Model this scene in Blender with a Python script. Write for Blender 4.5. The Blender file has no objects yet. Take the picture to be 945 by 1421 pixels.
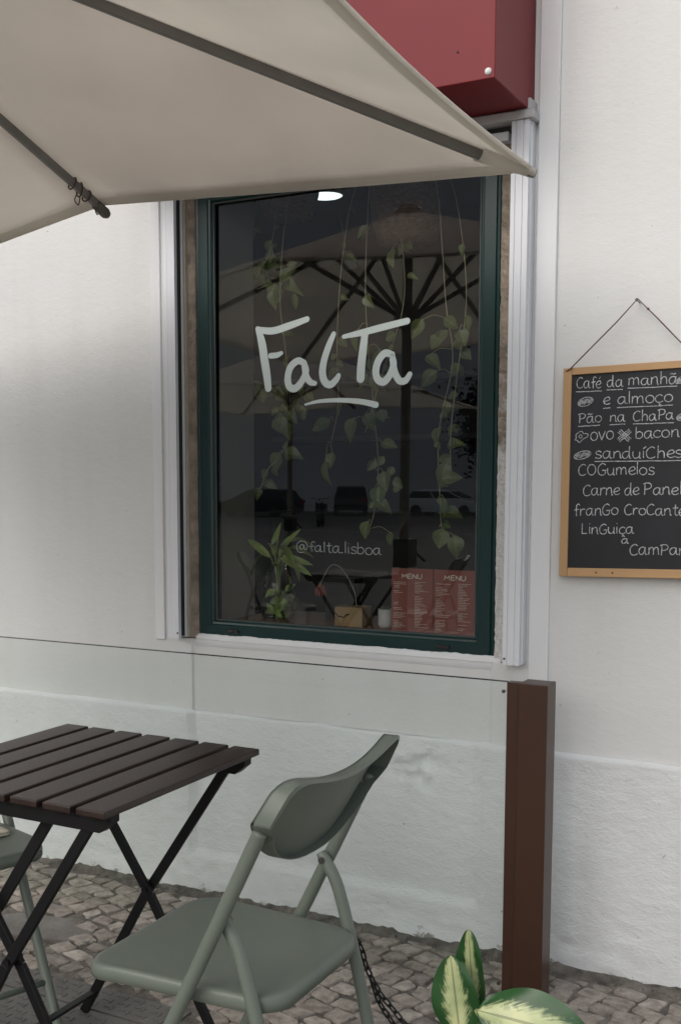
import bpy, bmesh, math, random
from mathutils import Vector, Matrix, noise
R_ = math.radians
scene = bpy.context.scene
COL = scene.collection
random.seed(7)

# ------------------------------------------------------------------ camera
cam_d = bpy.data.cameras.new('camera')
cam = bpy.data.objects.new('camera', cam_d)
COL.objects.link(cam)
right = Vector((0.87035817, 0.49240687, -0.00348273))
down = Vector((0.04963961, -0.09477321, -0.9942605))
fwd = Vector((-0.48991077, 0.86518987, -0.10692952))
m = Matrix.Identity(4)
for i in range(3):
    m[i][0] = right[i]; m[i][1] = -down[i]; m[i][2] = -fwd[i]
m[0][3], m[1][3], m[2][3] = 0.0, 0.0, 1.3
cam.matrix_world = m
cam_d.sensor_fit = 'VERTICAL'
cam_d.sensor_height = 36.0
cam_d.sensor_width = 36.0
cam_d.lens = 1590 / 1421 * 36.0
cam_d.shift_x = (472.5 - 385) / 1421
cam_d.shift_y = (829 - 710.5) / 1421
cam_d.clip_start = 0.05
cam_d.clip_end = 600
scene.camera = cam

# ------------------------------------------------------------------ world, sun, exposure
SUN_EL, SUN_AZ = R_(36), R_(196)        # azimuth measured clockwise from +Y
w = bpy.data.worlds.new('World'); scene.world = w; w.use_nodes = True
nt = w.node_tree
bg = nt.nodes['Background']
sky = nt.nodes.new('ShaderNodeTexSky'); sky.sky_type = 'NISHITA'; sky.sun_disc = False
sky.sun_elevation = SUN_EL; sky.sun_rotation = SUN_AZ
sky.dust_density = 4.0; sky.air_density = 1.2
hsv = nt.nodes.new('ShaderNodeHueSaturation'); hsv.inputs['Saturation'].default_value = 0.46
nt.links.new(sky.outputs[0], hsv.inputs['Color']); nt.links.new(hsv.outputs[0], bg.inputs[0])
bg.inputs[1].default_value = 0.14
sun_d = bpy.data.lights.new('sun', 'SUN'); sun_d.energy = 0.95; sun_d.angle = R_(85)
sun_d.color = (1.0, 0.985, 0.965)
sun = bpy.data.objects.new('sun', sun_d); COL.objects.link(sun)
sd = Vector((math.sin(SUN_AZ) * math.cos(SUN_EL), math.cos(SUN_AZ) * math.cos(SUN_EL), math.sin(SUN_EL)))
sun.rotation_euler = sd.to_track_quat('Z', 'Y').to_euler()
sun.location = (0, -5, 8)
vs = scene.view_settings
vs.view_transform = 'Standard'; vs.look = 'None'; vs.exposure = 0.22; vs.gamma = 1.0
vs.use_curve_mapping = False
scene.cycles.max_bounces = 10
scene.cycles.transparent_max_bounces = 16

# ------------------------------------------------------------------ material helpers
def mat(name, col, rough=0.6, metal=0.0, var=0.0, vscale=8.0, bump=0.0, bscale=60.0, spec=0.5, stretch=(1, 1, 1), coat=0.0):
    M = bpy.data.materials.new(name); M.use_nodes = True
    n = M.node_tree.nodes; l = M.node_tree.links
    b = n['Principled BSDF']
    b.inputs['Roughness'].default_value = rough; b.inputs['Metallic'].default_value = metal
    b.inputs['Specular IOR Level'].default_value = spec
    b.inputs['Coat Weight'].default_value = coat
    b.inputs['Base Color'].default_value = (*col, 1)
    if var or bump:
        tc = n.new('ShaderNodeTexCoord'); mp = n.new('ShaderNodeMapping')
        mp.inputs['Scale'].default_value = stretch
        l.new(tc.outputs['Object'], mp.inputs[0])
    if var:
        nz = n.new('ShaderNodeTexNoise'); nz.inputs['Scale'].default_value = vscale; nz.inputs['Detail'].default_value = 6
        rp = n.new('ShaderNodeValToRGB')
        rp.color_ramp.elements[0].position = 0.3; rp.color_ramp.elements[1].position = 0.72
        rp.color_ramp.elements[0].color = (*[c * (1 - var) for c in col], 1)
        rp.color_ramp.elements[1].color = (*[min(1, c * (1 + var * 0.6)) for c in col], 1)
        l.new(mp.outputs[0], nz.inputs['Vector']); l.new(nz.outputs['Fac'], rp.inputs[0]); l.new(rp.outputs[0], b.inputs['Base Color'])
    if bump:
        nb = n.new('ShaderNodeTexNoise'); nb.inputs['Scale'].default_value = bscale; nb.inputs['Detail'].default_value = 5
        bp = n.new('ShaderNodeBump'); bp.inputs['Strength'].default_value = bump; bp.inputs['Distance'].default_value = 0.01
        l.new(mp.outputs[0], nb.inputs['Vector']); l.new(nb.outputs['Fac'], bp.inputs['Height']); l.new(bp.outputs[0], b.inputs['Normal'])
    return M

def nodes(M): return M.node_tree.nodes, M.node_tree.links

def plaster(name, base, grime_z0, grime_z1, lump, seed):
    """painted plaster: brush marks, faint blotches, specks, dirt creeping up from the foot of the wall"""
    M = bpy.data.materials.new(name); M.use_nodes = True
    n, l = nodes(M); b = n['Principled BSDF']; b.inputs['Roughness'].default_value = 0.75
    b.inputs['Specular IOR Level'].default_value = 0.3
    geo = n.new('ShaderNodeNewGeometry'); 
    def noise_(scale, detail, stretch=(1, 1, 1), rough=0.55):
        mp = n.new('ShaderNodeMapping'); mp.inputs['Scale'].default_value = stretch; mp.inputs['Location'].default_value = (seed, seed * 2, seed)
        l.new(geo.outputs['Position'], mp.inputs[0])
        z = n.new('ShaderNodeTexNoise'); z.inputs['Scale'].default_value = scale; z.inputs['Detail'].default_value = detail
        z.inputs['Roughness'].default_value = rough
        l.new(mp.outputs[0], z.inputs['Vector']); return z.outputs['Fac']
    def ramp(src, p0, p1, c0, c1):
        r = n.new('ShaderNodeValToRGB'); r.color_ramp.elements[0].position = p0; r.color_ramp.elements[1].position = p1
        r.color_ramp.elements[0].color = c0; r.color_ramp.elements[1].color = c1
        l.new(src, r.inputs[0]); return r.outputs[0]
    def mix(fac, a, bcol, mode='MIX'):
        x = n.new('ShaderNodeMix'); x.data_type = 'RGBA'; x.blend_type = mode
        if isinstance(fac, float): x.inputs[0].default_value = fac
        else: l.new(fac, x.inputs[0])
        for s, v in ((6, a), (7, bcol)):
            if isinstance(v, tuple): x.inputs[s].default_value = v
            else: l.new(v, x.inputs[s])
        return x.outputs[2]
    big = ramp(noise_(1.6, 5), 0.3, 0.75, (*[c * 0.93 for c in base], 1), (*base, 1))
    streak = ramp(noise_(3.0, 5, (3.0, 3.0, 0.35)), 0.47, 0.78, (1, 1, 1, 1), (0.955, 0.95, 0.94, 1))
    c = mix(1.0, big, streak, 'MULTIPLY')
    speck = ramp(noise_(55, 3), 0.735, 0.76, (0, 0, 0, 1), (0.75, 0.75, 0.75, 1))
    c = mix(speck, c, (0.30, 0.29, 0.27, 1))
    sx = n.new('ShaderNodeSeparateXYZ'); l.new(geo.outputs['Position'], sx.inputs[0])
    ad = n.new('ShaderNodeMath'); ad.operation = 'MULTIPLY_ADD'; ad.inputs[1].default_value = 0.22
    l.new(noise_(14, 8, (1, 1, 1), 0.7), ad.inputs[0]); l.new(sx.outputs['Z'], ad.inputs[2])
    g = n.new('ShaderNodeMapRange'); g.inputs['From Min'].default_value = grime_z0 + 0.11; g.inputs['From Max'].default_value = grime_z1 + 0.11
    g.inputs['To Min'].default_value = 0.85; g.inputs['To Max'].default_value = 0.0
    l.new(ad.outputs[0], g.inputs['Value'])
    c = mix(g.outputs[0], c, (0.17, 0.155, 0.135, 1))
    l.new(c, b.inputs['Base Color'])
    h1 = noise_(34, 7, (0.8, 1, 1.25), 0.62); h2 = noise_(170, 4, (0.6, 1, 1.2))
    a = n.new('ShaderNodeMath'); a.operation = 'MULTIPLY_ADD'; a.inputs[1].default_value = 0.35
    l.new(h2, a.inputs[0]); l.new(h1, a.inputs[2])
    bp = n.new('ShaderNodeBump'); bp.inputs['Strength'].default_value = lump; bp.inputs['Distance'].default_value = 0.012
    l.new(a.outputs[0], bp.inputs['Height']); l.new(bp.outputs[0], b.inputs['Normal'])
    return M

def glass(name, tint, ior):
    M = bpy.data.materials.new(name); M.use_nodes = True
    n, l = nodes(M); n.remove(n['Principled BSDF']); out = n['Material Output']
    t = n.new('ShaderNodeBsdfTransparent'); t.inputs[0].default_value = (*tint, 1)
    g = n.new('ShaderNodeBsdfGlossy'); g.inputs['Roughness'].default_value = 0.0; g.inputs[0].default_value = (1, 1, 1, 1)
    f = n.new('ShaderNodeFresnel'); f.inputs[0].default_value = ior
    mx = n.new('ShaderNodeMixShader')
    l.new(f.outputs[0], mx.inputs[0]); l.new(t.outputs[0], mx.inputs[1]); l.new(g.outputs[0], mx.inputs[2]); l.new(mx.outputs[0], out.inputs[0])
    return M

def fabric(name, col, trans):
    M = bpy.data.materials.new(name); M.use_nodes = True
    n, l = nodes(M); n.remove(n['Principled BSDF']); out = n['Material Output']
    tc = n.new('ShaderNodeTexCoord'); nz = n.new('ShaderNodeTexNoise'); nz.inputs['Scale'].default_value = 3.0; nz.inputs['Detail'].default_value = 6
    l.new(tc.outputs['Object'], nz.inputs['Vector'])
    rp = n.new('ShaderNodeValToRGB'); rp.color_ramp.elements[0].position = 0.3; rp.color_ramp.elements[1].position = 0.75
    rp.color_ramp.elements[0].color = (*[c * 0.88 for c in col], 1); rp.color_ramp.elements[1].color = (*col, 1)
    l.new(nz.outputs['Fac'], rp.inputs[0])
    wv = n.new('ShaderNodeTexNoise'); wv.inputs['Scale'].default_value = 700; wv.inputs['Detail'].default_value = 2
    l.new(tc.outputs['Object'], wv.inputs['Vector'])
    w2 = n.new('ShaderNodeTexNoise'); w2.inputs['Scale'].default_value = 5; w2.inputs['Detail'].default_value = 3
    l.new(tc.outputs['Object'], w2.inputs['Vector'])
    ad = n.new('ShaderNodeMath'); ad.operation = 'MULTIPLY_ADD'; ad.inputs[1].default_value = 0.02
    l.new(wv.outputs['Fac'], ad.inputs[0]); l.new(w2.outputs['Fac'], ad.inputs[2])
    bp = n.new('ShaderNodeBump'); bp.inputs['Strength'].default_value = 0.35; bp.inputs['Distance'].default_value = 0.03
    l.new(ad.outputs[0], bp.inputs['Height'])
    d = n.new('ShaderNodeBsdfDiffuse'); t = n.new('ShaderNodeBsdfTranslucent')
    l.new(bp.outputs[0], d.inputs['Normal'])
    l.new(rp.outputs[0], d.inputs[0]); l.new(rp.outputs[0], t.inputs[0])
    mx = n.new('ShaderNodeMixShader'); mx.inputs[0].default_value = trans
    l.new(d.outputs[0], mx.inputs[1]); l.new(t.outputs[0], mx.inputs[2]); l.new(mx.outputs[0], out.inputs[0])
    return M

def leafmat(name, edge, mid, band):
    """leaf: pale centre breaking up raggedly towards a dark margin; attribute 'rim' runs 0 at the midrib to 1 at the margin"""
    M = bpy.data.materials.new(name); M.use_nodes = True
    n, l = nodes(M); b = n['Principled BSDF']; b.inputs['Roughness'].default_value = 0.38
    at = n.new('ShaderNodeAttribute'); at.attribute_name = 'rim'
    at2 = n.new('ShaderNodeAttribute'); at2.attribute_name = 'along'
    tc = n.new('ShaderNodeTexCoord')
    nz = n.new('ShaderNodeTexNoise'); nz.inputs['Scale'].default_value = 95; nz.inputs['Detail'].default_value = 4
    cmb = n.new('ShaderNodeCombineXYZ')
    mu = n.new('ShaderNodeMath'); mu.operation = 'MULTIPLY_ADD'; mu.inputs[1].default_value = -0.55
    l.new(at.outputs['Fac'], mu.inputs[0]); l.new(at2.outputs['Fac'], mu.inputs[2])
    l.new(mu.outputs[0], cmb.inputs[0])
    m3 = n.new('ShaderNodeMath'); m3.operation = 'MULTIPLY'; m3.inputs[1].default_value = 0.12
    l.new(at.outputs['Fac'], m3.inputs[0]); l.new(m3.outputs[0], cmb.inputs[1])
    nv = n.new('ShaderNodeTexNoise'); nv.inputs['Scale'].default_value = 26; nv.inputs['Detail'].default_value = 3
    l.new(cmb.outputs[0], nv.inputs['Vector'])
    s = n.new('ShaderNodeMath'); s.operation = 'MULTIPLY_ADD'; s.inputs[1].default_value = 0.75
    l.new(nv.outputs['Fac'], s.inputs[0]); l.new(at.outputs['Fac'], s.inputs[2])
    l.new(tc.outputs['Object'], nz.inputs['Vector'])
    s2 = n.new('ShaderNodeMath'); s2.operation = 'MULTIPLY_ADD'; s2.inputs[1].default_value = 0.5
    l.new(nz.outputs['Fac'], s2.inputs[0]); l.new(s.outputs[0], s2.inputs[2])
    rp = n.new('ShaderNodeValToRGB'); cr = rp.color_ramp
    cr.elements[0].position = band; cr.elements[0].color = (*mid, 1)
    cr.elements[1].position = band + 0.15; cr.elements[1].color = (*edge, 1)
    mr = n.new('ShaderNodeMath'); mr.operation = 'MULTIPLY'; mr.inputs[1].default_value = 0.5
    l.new(s2.outputs[0], mr.inputs[0]); l.new(mr.outputs[0], rp.inputs[0])
    rib = n.new('ShaderNodeMath'); rib.operation = 'LESS_THAN'; rib.inputs[1].default_value = 0.045
    l.new(at.outputs['Fac'], rib.inputs[0])
    mx = n.new('ShaderNodeMix'); mx.data_type = 'RGBA'
    l.new(rib.outputs[0], mx.inputs[0]); l.new(rp.outputs[0], mx.inputs[6]); mx.inputs[7].default_value = (*[c * 0.55 for c in mid], 1)
    nl = n.new('ShaderNodeTexNoise'); nl.inputs['Scale'].default_value = 14; l.new(tc.outputs['Object'], nl.inputs['Vector'])
    rl = n.new('ShaderNodeValToRGB'); rl.color_ramp.elements[0].position = .35; rl.color_ramp.elements[1].position = .65
    rl.color_ramp.elements[0].color = (.62, .68, .6, 1); rl.color_ramp.elements[1].color = (1.1, 1.05, 1.0, 1); l.new(nl.outputs['Fac'], rl.inputs[0])
    m9 = n.new('ShaderNodeMix'); m9.data_type = 'RGBA'; m9.blend_type = 'MULTIPLY'; m9.inputs[0].default_value = 1
    l.new(mx.outputs[2], m9.inputs[6]); l.new(rl.outputs[0], m9.inputs[7]); l.new(m9.outputs[2], b.inputs['Base Color'])
    return M

MW_UP = plaster('upper_plaster_paint', (0.66, 0.668, 0.67), -1.0, -0.9, 0.16, 3.1)
MW_LOW = plaster('plinth_paint', (0.70, 0.72, 0.735), -0.005, 0.012, 0.45, 8.7)
MW_TRIM = plaster('trim_paint', (0.72, 0.73, 0.75), -1.0, -0.9, 0.09, 5.2)
M_STONE = mat('raw_limestone', (0.27, 0.225, 0.18), 0.9, var=0.4, vscale=22, bump=0.7, bscale=90)
def limewashed():
    M = mat('limewashed_stone', (0.27, 0.225, 0.18), 0.9, var=0.4, vscale=22, bump=0.8, bscale=90)
    n, l = nodes(M); b = n['Principled BSDF']; src = b.inputs['Base Color'].links[0].from_socket
    geo = n.new('ShaderNodeNewGeometry'); sx = n.new('ShaderNodeSeparateXYZ'); l.new(geo.outputs['Position'], sx.inputs[0])
    nz = n.new('ShaderNodeTexNoise'); nz.inputs['Scale'].default_value = 13; nz.inputs['Detail'].default_value = 8; nz.inputs['Roughness'].default_value = 0.68
    l.new(geo.outputs['Position'], nz.inputs['Vector'])
    ma = n.new('ShaderNodeMath'); ma.operation = 'MULTIPLY_ADD'; ma.inputs[1].default_value = 1.5; l.new(nz.outputs['Fac'], ma.inputs[0]); l.new(sx.outputs['Z'], ma.inputs[2])
    mr = n.new('ShaderNodeMapRange'); mr.inputs['From Min'].default_value = 2.05; mr.inputs['From Max'].default_value = 2.3; mr.inputs['To Min'].default_value = 0.92; mr.inputs['To Max'].default_value = 0.0
    l.new(ma.outputs[0], mr.inputs['Value'])
    mx = n.new('ShaderNodeMix'); mx.data_type = 'RGBA'; l.new(mr.outputs[0], mx.inputs[0]); l.new(src, mx.inputs[6]); mx.inputs[7].default_value = (0.66, 0.66, 0.655, 1)
    l.new(mx.outputs[2], b.inputs['Base Color']); return M
M_STONEW = limewashed()
M_GREEN = mat('dark_green_enamel', (0.003, 0.026, 0.026), 0.32, var=0.15, vscale=5, bump=0.03, bscale=200)
M_GREEN2 = mat('dark_green_bevel', (0.004, 0.022, 0.022), 0.4)
M_BLACK = mat('black_rubber', (0.012, 0.012, 0.013), 0.6)
M_ALU = mat('white_enamelled_aluminium', (0.68, 0.70, 0.74), 0.35, var=0.05, vscale=6, bump=0.03, bscale=50, stretch=(1, 1, 0.2))
M_ALU2 = mat('grey_rail_paint', (0.44, 0.44, 0.45), 0.5, var=0.12, vscale=9)
M_RED = mat('red_lacquered_metal', (0.17, 0.016, 0.022), 0.5, var=0.08, vscale=4, bump=0.02, bscale=4, spec=0.3)
M_REDSIDE = M_RED
M_BROWN = mat('brown_powder_coat', (0.052, 0.022, 0.0125), 0.36, var=0.08, vscale=10, bump=0.05, bscale=500)
M_CHAIR = mat('sage_green_powder_coat', (0.132, 0.156, 0.132), 0.42, var=0.05, vscale=9, bump=0.05, bscale=300)
M_CHAIRP = mat('sage_green_plastic', (0.127, 0.150, 0.128), 0.42, var=0.06, vscale=7, bump=0.03, bscale=260)
M_TBLK = mat('black_steel', (0.005, 0.005, 0.006), 0.5, var=0.2, vscale=15, spec=0.3)
M_SLAT = mat('dark_stained_wood', (0.025, 0.0135, 0.0105), 0.36, var=0.35, vscale=10, bump=0.12, bscale=60, stretch=(6, 0.6, 6))
M_RIB = mat('grey_parasol_metal', (0.19, 0.185, 0.172), 0.55, var=0.1, vscale=20)
M_CANVAS = fabric('beige_canvas', (0.88, 0.85, 0.79), 0.58)
M_CHALKB = mat('black_chalkboard', (0.012, 0.013, 0.018), 0.6, var=0.65, vscale=5, bump=0.02, bscale=200)
M_PINE = mat('pale_pine', (0.46, 0.28, 0.135), 0.55, var=0.22, vscale=12, bump=0.05, bscale=80, stretch=(1, 1, 0.12))
M_CHALK = mat('chalk', (0.52, 0.535, 0.55), 0.95, var=0.6, vscale=240)
M_VINYL = mat('white_window_vinyl', (0.56, 0.635, 0.63), 0.5)
M_PEN = mat('pale_marker_pen', (0.36, 0.39, 0.39), 0.8)
M_CORD = mat('brown_twine', (0.12, 0.06, 0.055), 0.9, var=0.5, vscale=300)
M_CHAIN = mat('black_chain_steel', (0.010, 0.010, 0.010), 0.4, metal=0.3)
M_SCREW = mat('screw_steel', (0.10, 0.10, 0.10), 0.4, metal=0.8)
M_TERRA = mat('grey_planter', (0.12, 0.115, 0.105), 0.8, var=0.2)
M_SOIL = mat('potting_soil', (0.025, 0.018, 0.012), 0.95, bump=0.8, bscale=80)
M_DIEF = leafmat('variegated_leaf', (0.016, 0.075, 0.018), (0.48, 0.54, 0.30), 0.45)
M_POTHOS = leafmat('vine_leaf', (0.16, 0.215, 0.075), (0.40, 0.43, 0.21), 0.25)
M_STEM = mat('pale_green_stem', (0.26, 0.31, 0.13), 0.6)
M_VINE = mat('vine_stem', (0.42, 0.38, 0.24), 0.7)
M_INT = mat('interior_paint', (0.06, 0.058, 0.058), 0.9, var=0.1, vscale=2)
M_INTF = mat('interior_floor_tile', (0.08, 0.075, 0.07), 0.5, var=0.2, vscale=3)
M_JAMB = mat('interior_jamb_paint', (0.62, 0.61, 0.60), 0.85, var=0.06, vscale=3)
M_WOOD = mat('warm_shelf_wood', (0.30, 0.16, 0.09), 0.5, var=0.3, vscale=10, stretch=(0.3, 4, 4))
M_BOXW = mat('light_box_wood', (0.42, 0.29, 0.14), 0.6, var=0.15, vscale=12)
M_CERAM = mat('white_ceramic', (0.66, 0.67, 0.66), 0.35)
M_MENU = mat('brick_red_card', (0.30, 0.088, 0.066), 0.5, var=0.06, vscale=6)
M_INK = mat('cream_print', (0.85, 0.80, 0.70), 0.8)
M_WICK = mat('woven_jute', (0.34, 0.21, 0.15), 0.9, var=0.4, vscale=60, bump=0.9, bscale=120, stretch=(1, 1, 3))
M_JAR = glass('jar_glass', (0.93, 0.96, 0.94), 1.35)
M_PANE = glass('window_glass', (0.95, 0.965, 0.96), 1.82)
M_SCREEN = glass('windscreen_glass', (0.972, 0.986, 0.981), 1.17)
M_PLATE = mat('grey_cast_cover', (0.12, 0.115, 0.11), 0.6, var=0.25, vscale=9, bump=0.3, bscale=120)
M_CEMENT = mat('grey_cement', (0.17, 0.16, 0.15), 0.9, var=0.25, vscale=9, bump=0.5, bscale=50)
M_MORTAR = mat('dirty_mortar', (0.15, 0.136, 0.118), 0.95, var=0.6, vscale=25, bump=1.0, bscale=70)
M_ASPH = mat('asphalt', (0.075, 0.075, 0.076), 0.9, var=0.25, vscale=0.6, bump=0.3, bscale=80)
M_PAVE = mat('limestone_paving', (0.34, 0.32, 0.29), 0.85, var=0.25, vscale=12, bump=0.4, bscale=14)
M_KERB = mat('kerb_stone', (0.30, 0.29, 0.27), 0.85, var=0.2)
M_LINE = mat('road_paint', (0.62, 0.62, 0.60), 0.8, var=0.2)
M_CREAM = mat('cream_patch', (0.60, 0.57, 0.48), 0.9, bump=0.2, bscale=30)
M_SEAL = mat('cream_putty', (0.40, 0.36, 0.29), 0.8, var=0.2)

# ------------------------------------------------------------------ mesh builder
class MB:
    def __init__(s): s.v = []; s.f = []; s.a = {}
    def add(s, vs, fs):
        o = len(s.v); s.v += [tuple(p) for p in vs]; s.f += [tuple(i + o for i in f) for f in fs]; return o
    def box(s, x0, x1, y0, y1, z0, z1):
        s.add([(x0, y0, z0), (x1, y0, z0), (x1, y1, z0), (x0, y1, z0), (x0, y0, z1), (x1, y0, z1), (x1, y1, z1), (x0, y1, z1)],
              [(0, 3, 2, 1), (4, 5, 6, 7), (0, 1, 5, 4), (1, 2, 6, 5), (2, 3, 7, 6), (3, 0, 4, 7)]); return s
    def quad(s, a, b, c, d): s.add([a, b, c, d], [(0, 1, 2, 3)]); return s
    def tube(s, pts, r, n=10, closed=False, cap=True, flat=None):
        pts = [Vector(p) for p in pts]; N = len(pts)
        rs = r if isinstance(r, (list, tuple)) else [r] * N
        rings = []; prev = None
        for i, p in enumerate(pts):
            if closed: t = pts[(i + 1) % N] - pts[i - 1]
            else: t = pts[min(i + 1, N - 1)] - pts[max(i - 1, 0)]
            if t.length < 1e-9: t = Vector((0, 0, 1))
            t.normalize()
            if prev is None:
                u = t.orthogonal() if flat is None else t.cross(Vector(flat))
                if u.length < 1e-6: u = t.orthogonal()
            else: u = prev - t * prev.dot(t)
            if u.length < 1e-6: u = t.orthogonal()
            u.normalize(); v = t.cross(u); prev = u
            rings.append([p + (u * math.cos(2 * math.pi * k / n) + v * math.sin(2 * math.pi * k / n)) * rs[i] for k in range(n)])
        vs = [q for rg in rings for q in rg]; fs = []
        M_ = N if closed else N - 1
        for i in range(M_):
            j = (i + 1) % N
            for k in range(n):
                fs.append((i * n + k, i * n + (k + 1) % n, j * n + (k + 1) % n, j * n + k))
        if cap and not closed:
            fs.append(tuple(range(n - 1, -1, -1))); fs.append(tuple((N - 1) * n + k for k in range(n)))
        s.add(vs, fs); return s
    def bar(s, a, b, w, h, up=(0, 0, 1)):
        a = Vector(a); b = Vector(b); t = (b - a).normalized(); u = t.cross(Vector(up))
        if u.length < 1e-6: u = t.orthogonal()
        u.normalize(); v = u.cross(t).normalized()
        vs = []
        for p in (a, b):
            for du, dv in ((-1, -1), (1, -1), (1, 1), (-1, 1)): vs.append(p + u * du * w / 2 + v * dv * h / 2)
        s.add(vs, [(0, 1, 2, 3), (7, 6, 5, 4), (0, 4, 5, 1), (1, 5, 6, 2), (2, 6, 7, 3), (3, 7, 4, 0)]); return s
    def lathe(s, prof, n=24, c=(0, 0, 0)):
        vs = []; fs = []
        for r, z in prof:
            for k in range(n):
                a = 2 * math.pi * k / n; vs.append((c[0] + r * math.cos(a), c[1] + r * math.sin(a), c[2] + z))
        for i in range(len(prof) - 1):
            for k in range(n): fs.append((i * n + k, i * n + (k + 1) % n, (i + 1) * n + (k + 1) % n, (i + 1) * n + k))
        s.add(vs, fs); return s
    def prism(s, poly, axis, a, b):
        n = len(poly)
        def P(p, t):
            if axis == 'y': return (p[0], t, p[1])
            if axis == 'x': return (t, p[0], p[1])
            return (p[0], p[1], t)
        vs = [P(p, a) for p in poly] + [P(p, b) for p in poly]
        fs = [tuple(range(n)), tuple(range(2 * n - 1, n - 1, -1))] + [(i, (i + 1) % n, n + (i + 1) % n, n + i) for i in range(n)]
        s.add(vs, fs); return s
    def xf(s, M):
        s.v = [tuple(M @ Vector(p)) for p in s.v]; return s
    def build(s, name, m, parent=None, smooth=False, bevel=0.0, seg=2, fix=True):
        me = bpy.data.meshes.new(name); me.from_pydata(s.v, [], s.f)
        if fix:
            bm = bmesh.new(); bm.from_mesh(me); bmesh.ops.recalc_face_normals(bm, faces=bm.faces); bm.to_mesh(me); bm.free()
        for k, vals in s.a.items():
            at = me.attributes.new(k, 'FLOAT', 'POINT')
            at.data.foreach_set('value', vals)
        me.materials.append(m)
        o = bpy.data.objects.new(name, me); COL.objects.link(o)
        if parent is not None: o.parent = parent
        if smooth:
            for p in me.polygons: p.use_smooth = True
        if bevel:
            b = o.modifiers.new('bevel', 'BEVEL'); b.width = bevel; b.segments = seg; b.limit_method = 'ANGLE'; b.angle_limit = R_(40)
            wn = o.modifiers.new('normals', 'WEIGHTED_NORMAL')
            for p in me.polygons: p.use_smooth = True
        return o

def tag(o, label=None, cat=None, group=None, kind=None):
    if label: o['label'] = label
    if cat: o['category'] = cat
    if group: o['group'] = group
    if kind: o['kind'] = kind
    return o
def empty(name, loc=(0, 0, 0), rz=0.0, **k):
    o = bpy.data.objects.new(name, None); COL.objects.link(o); o.location = loc; o.rotation_euler = (0, 0, rz)
    o.empty_display_size = 0.1
    return tag(o, **k)
def kids(o): return [c for c in bpy.data.objects if c.parent == o]
def copy_tree(o, parent=None):
    c = o.copy(); COL.objects.link(c)
    if parent is not None: c.parent = parent
    for k in kids(o): copy_tree(k, c)
    return c
def spline(pts, n=8):
    pts = [Vector(p) for p in pts]
    if len(pts) < 3: return pts
    out = []
    P = [pts[0] * 2 - pts[1]] + pts + [pts[-1] * 2 - pts[-2]]
    for i in range(1, len(P) - 2):
        for k in range(n):
            t = k / n; a, b, c, d = P[i - 1], P[i], P[i + 1], P[i + 2]
            out.append(0.5 * ((2 * b) + (c - a) * t + (2 * a - 5 * b + 4 * c - d) * t * t + (3 * b - a - 3 * c + d) * t ** 3))
    out.append(pts[-1]); return out
def lerp(a, b, t): return a + (b - a) * t
def sstep(a, b, x):
    t = max(0, min(1, (x - a) / (b - a))); return t * t * (3 - 2 * t)

# ------------------------------------------------------------------ ground
g = MB(); g.box(-160, 160, -200, -2.2, -0.6, -0.14); tag(g.build('road', M_ASPH), kind='structure')
g = MB(); g.box(-160, 160, 2.95, 60, -0.6, -0.05); tag(g.build('ground', M_ASPH), kind='structure')
g = MB(); g.box(-60, 60, -2.2, -2.0, -0.5, -0.005); tag(g.build('kerb', M_KERB, bevel=0.02), kind='structure')
g = MB(); g.box(-60, 60, -1.998, 2.948, -0.5, -0.0062); tag(g.build('pavement_bed', M_MORTAR), kind='structure')
g = MB()
g.box(-60, -4.6, -1.99, 2.86, -0.1, -0.002); g.box(1.6, 60, -1.99, 2.86, -0.1, -0.002); g.box(-4.6, 1.6, -1.99, 0.0, -0.1, -0.002)
tag(g.build('pavement_far', M_PAVE), kind='structure')
# road markings of the parking area
g = MB()
for i in range(12): g.box(-62 + i * 4.2, -61.88 + i * 4.2, -58, -52, -0.138, -0.136)
g.box(-80, 20, -30.0, -29.85, -0.138, -0.136)
tag(g.build('road_marking', M_LINE), kind='structure')

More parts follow.
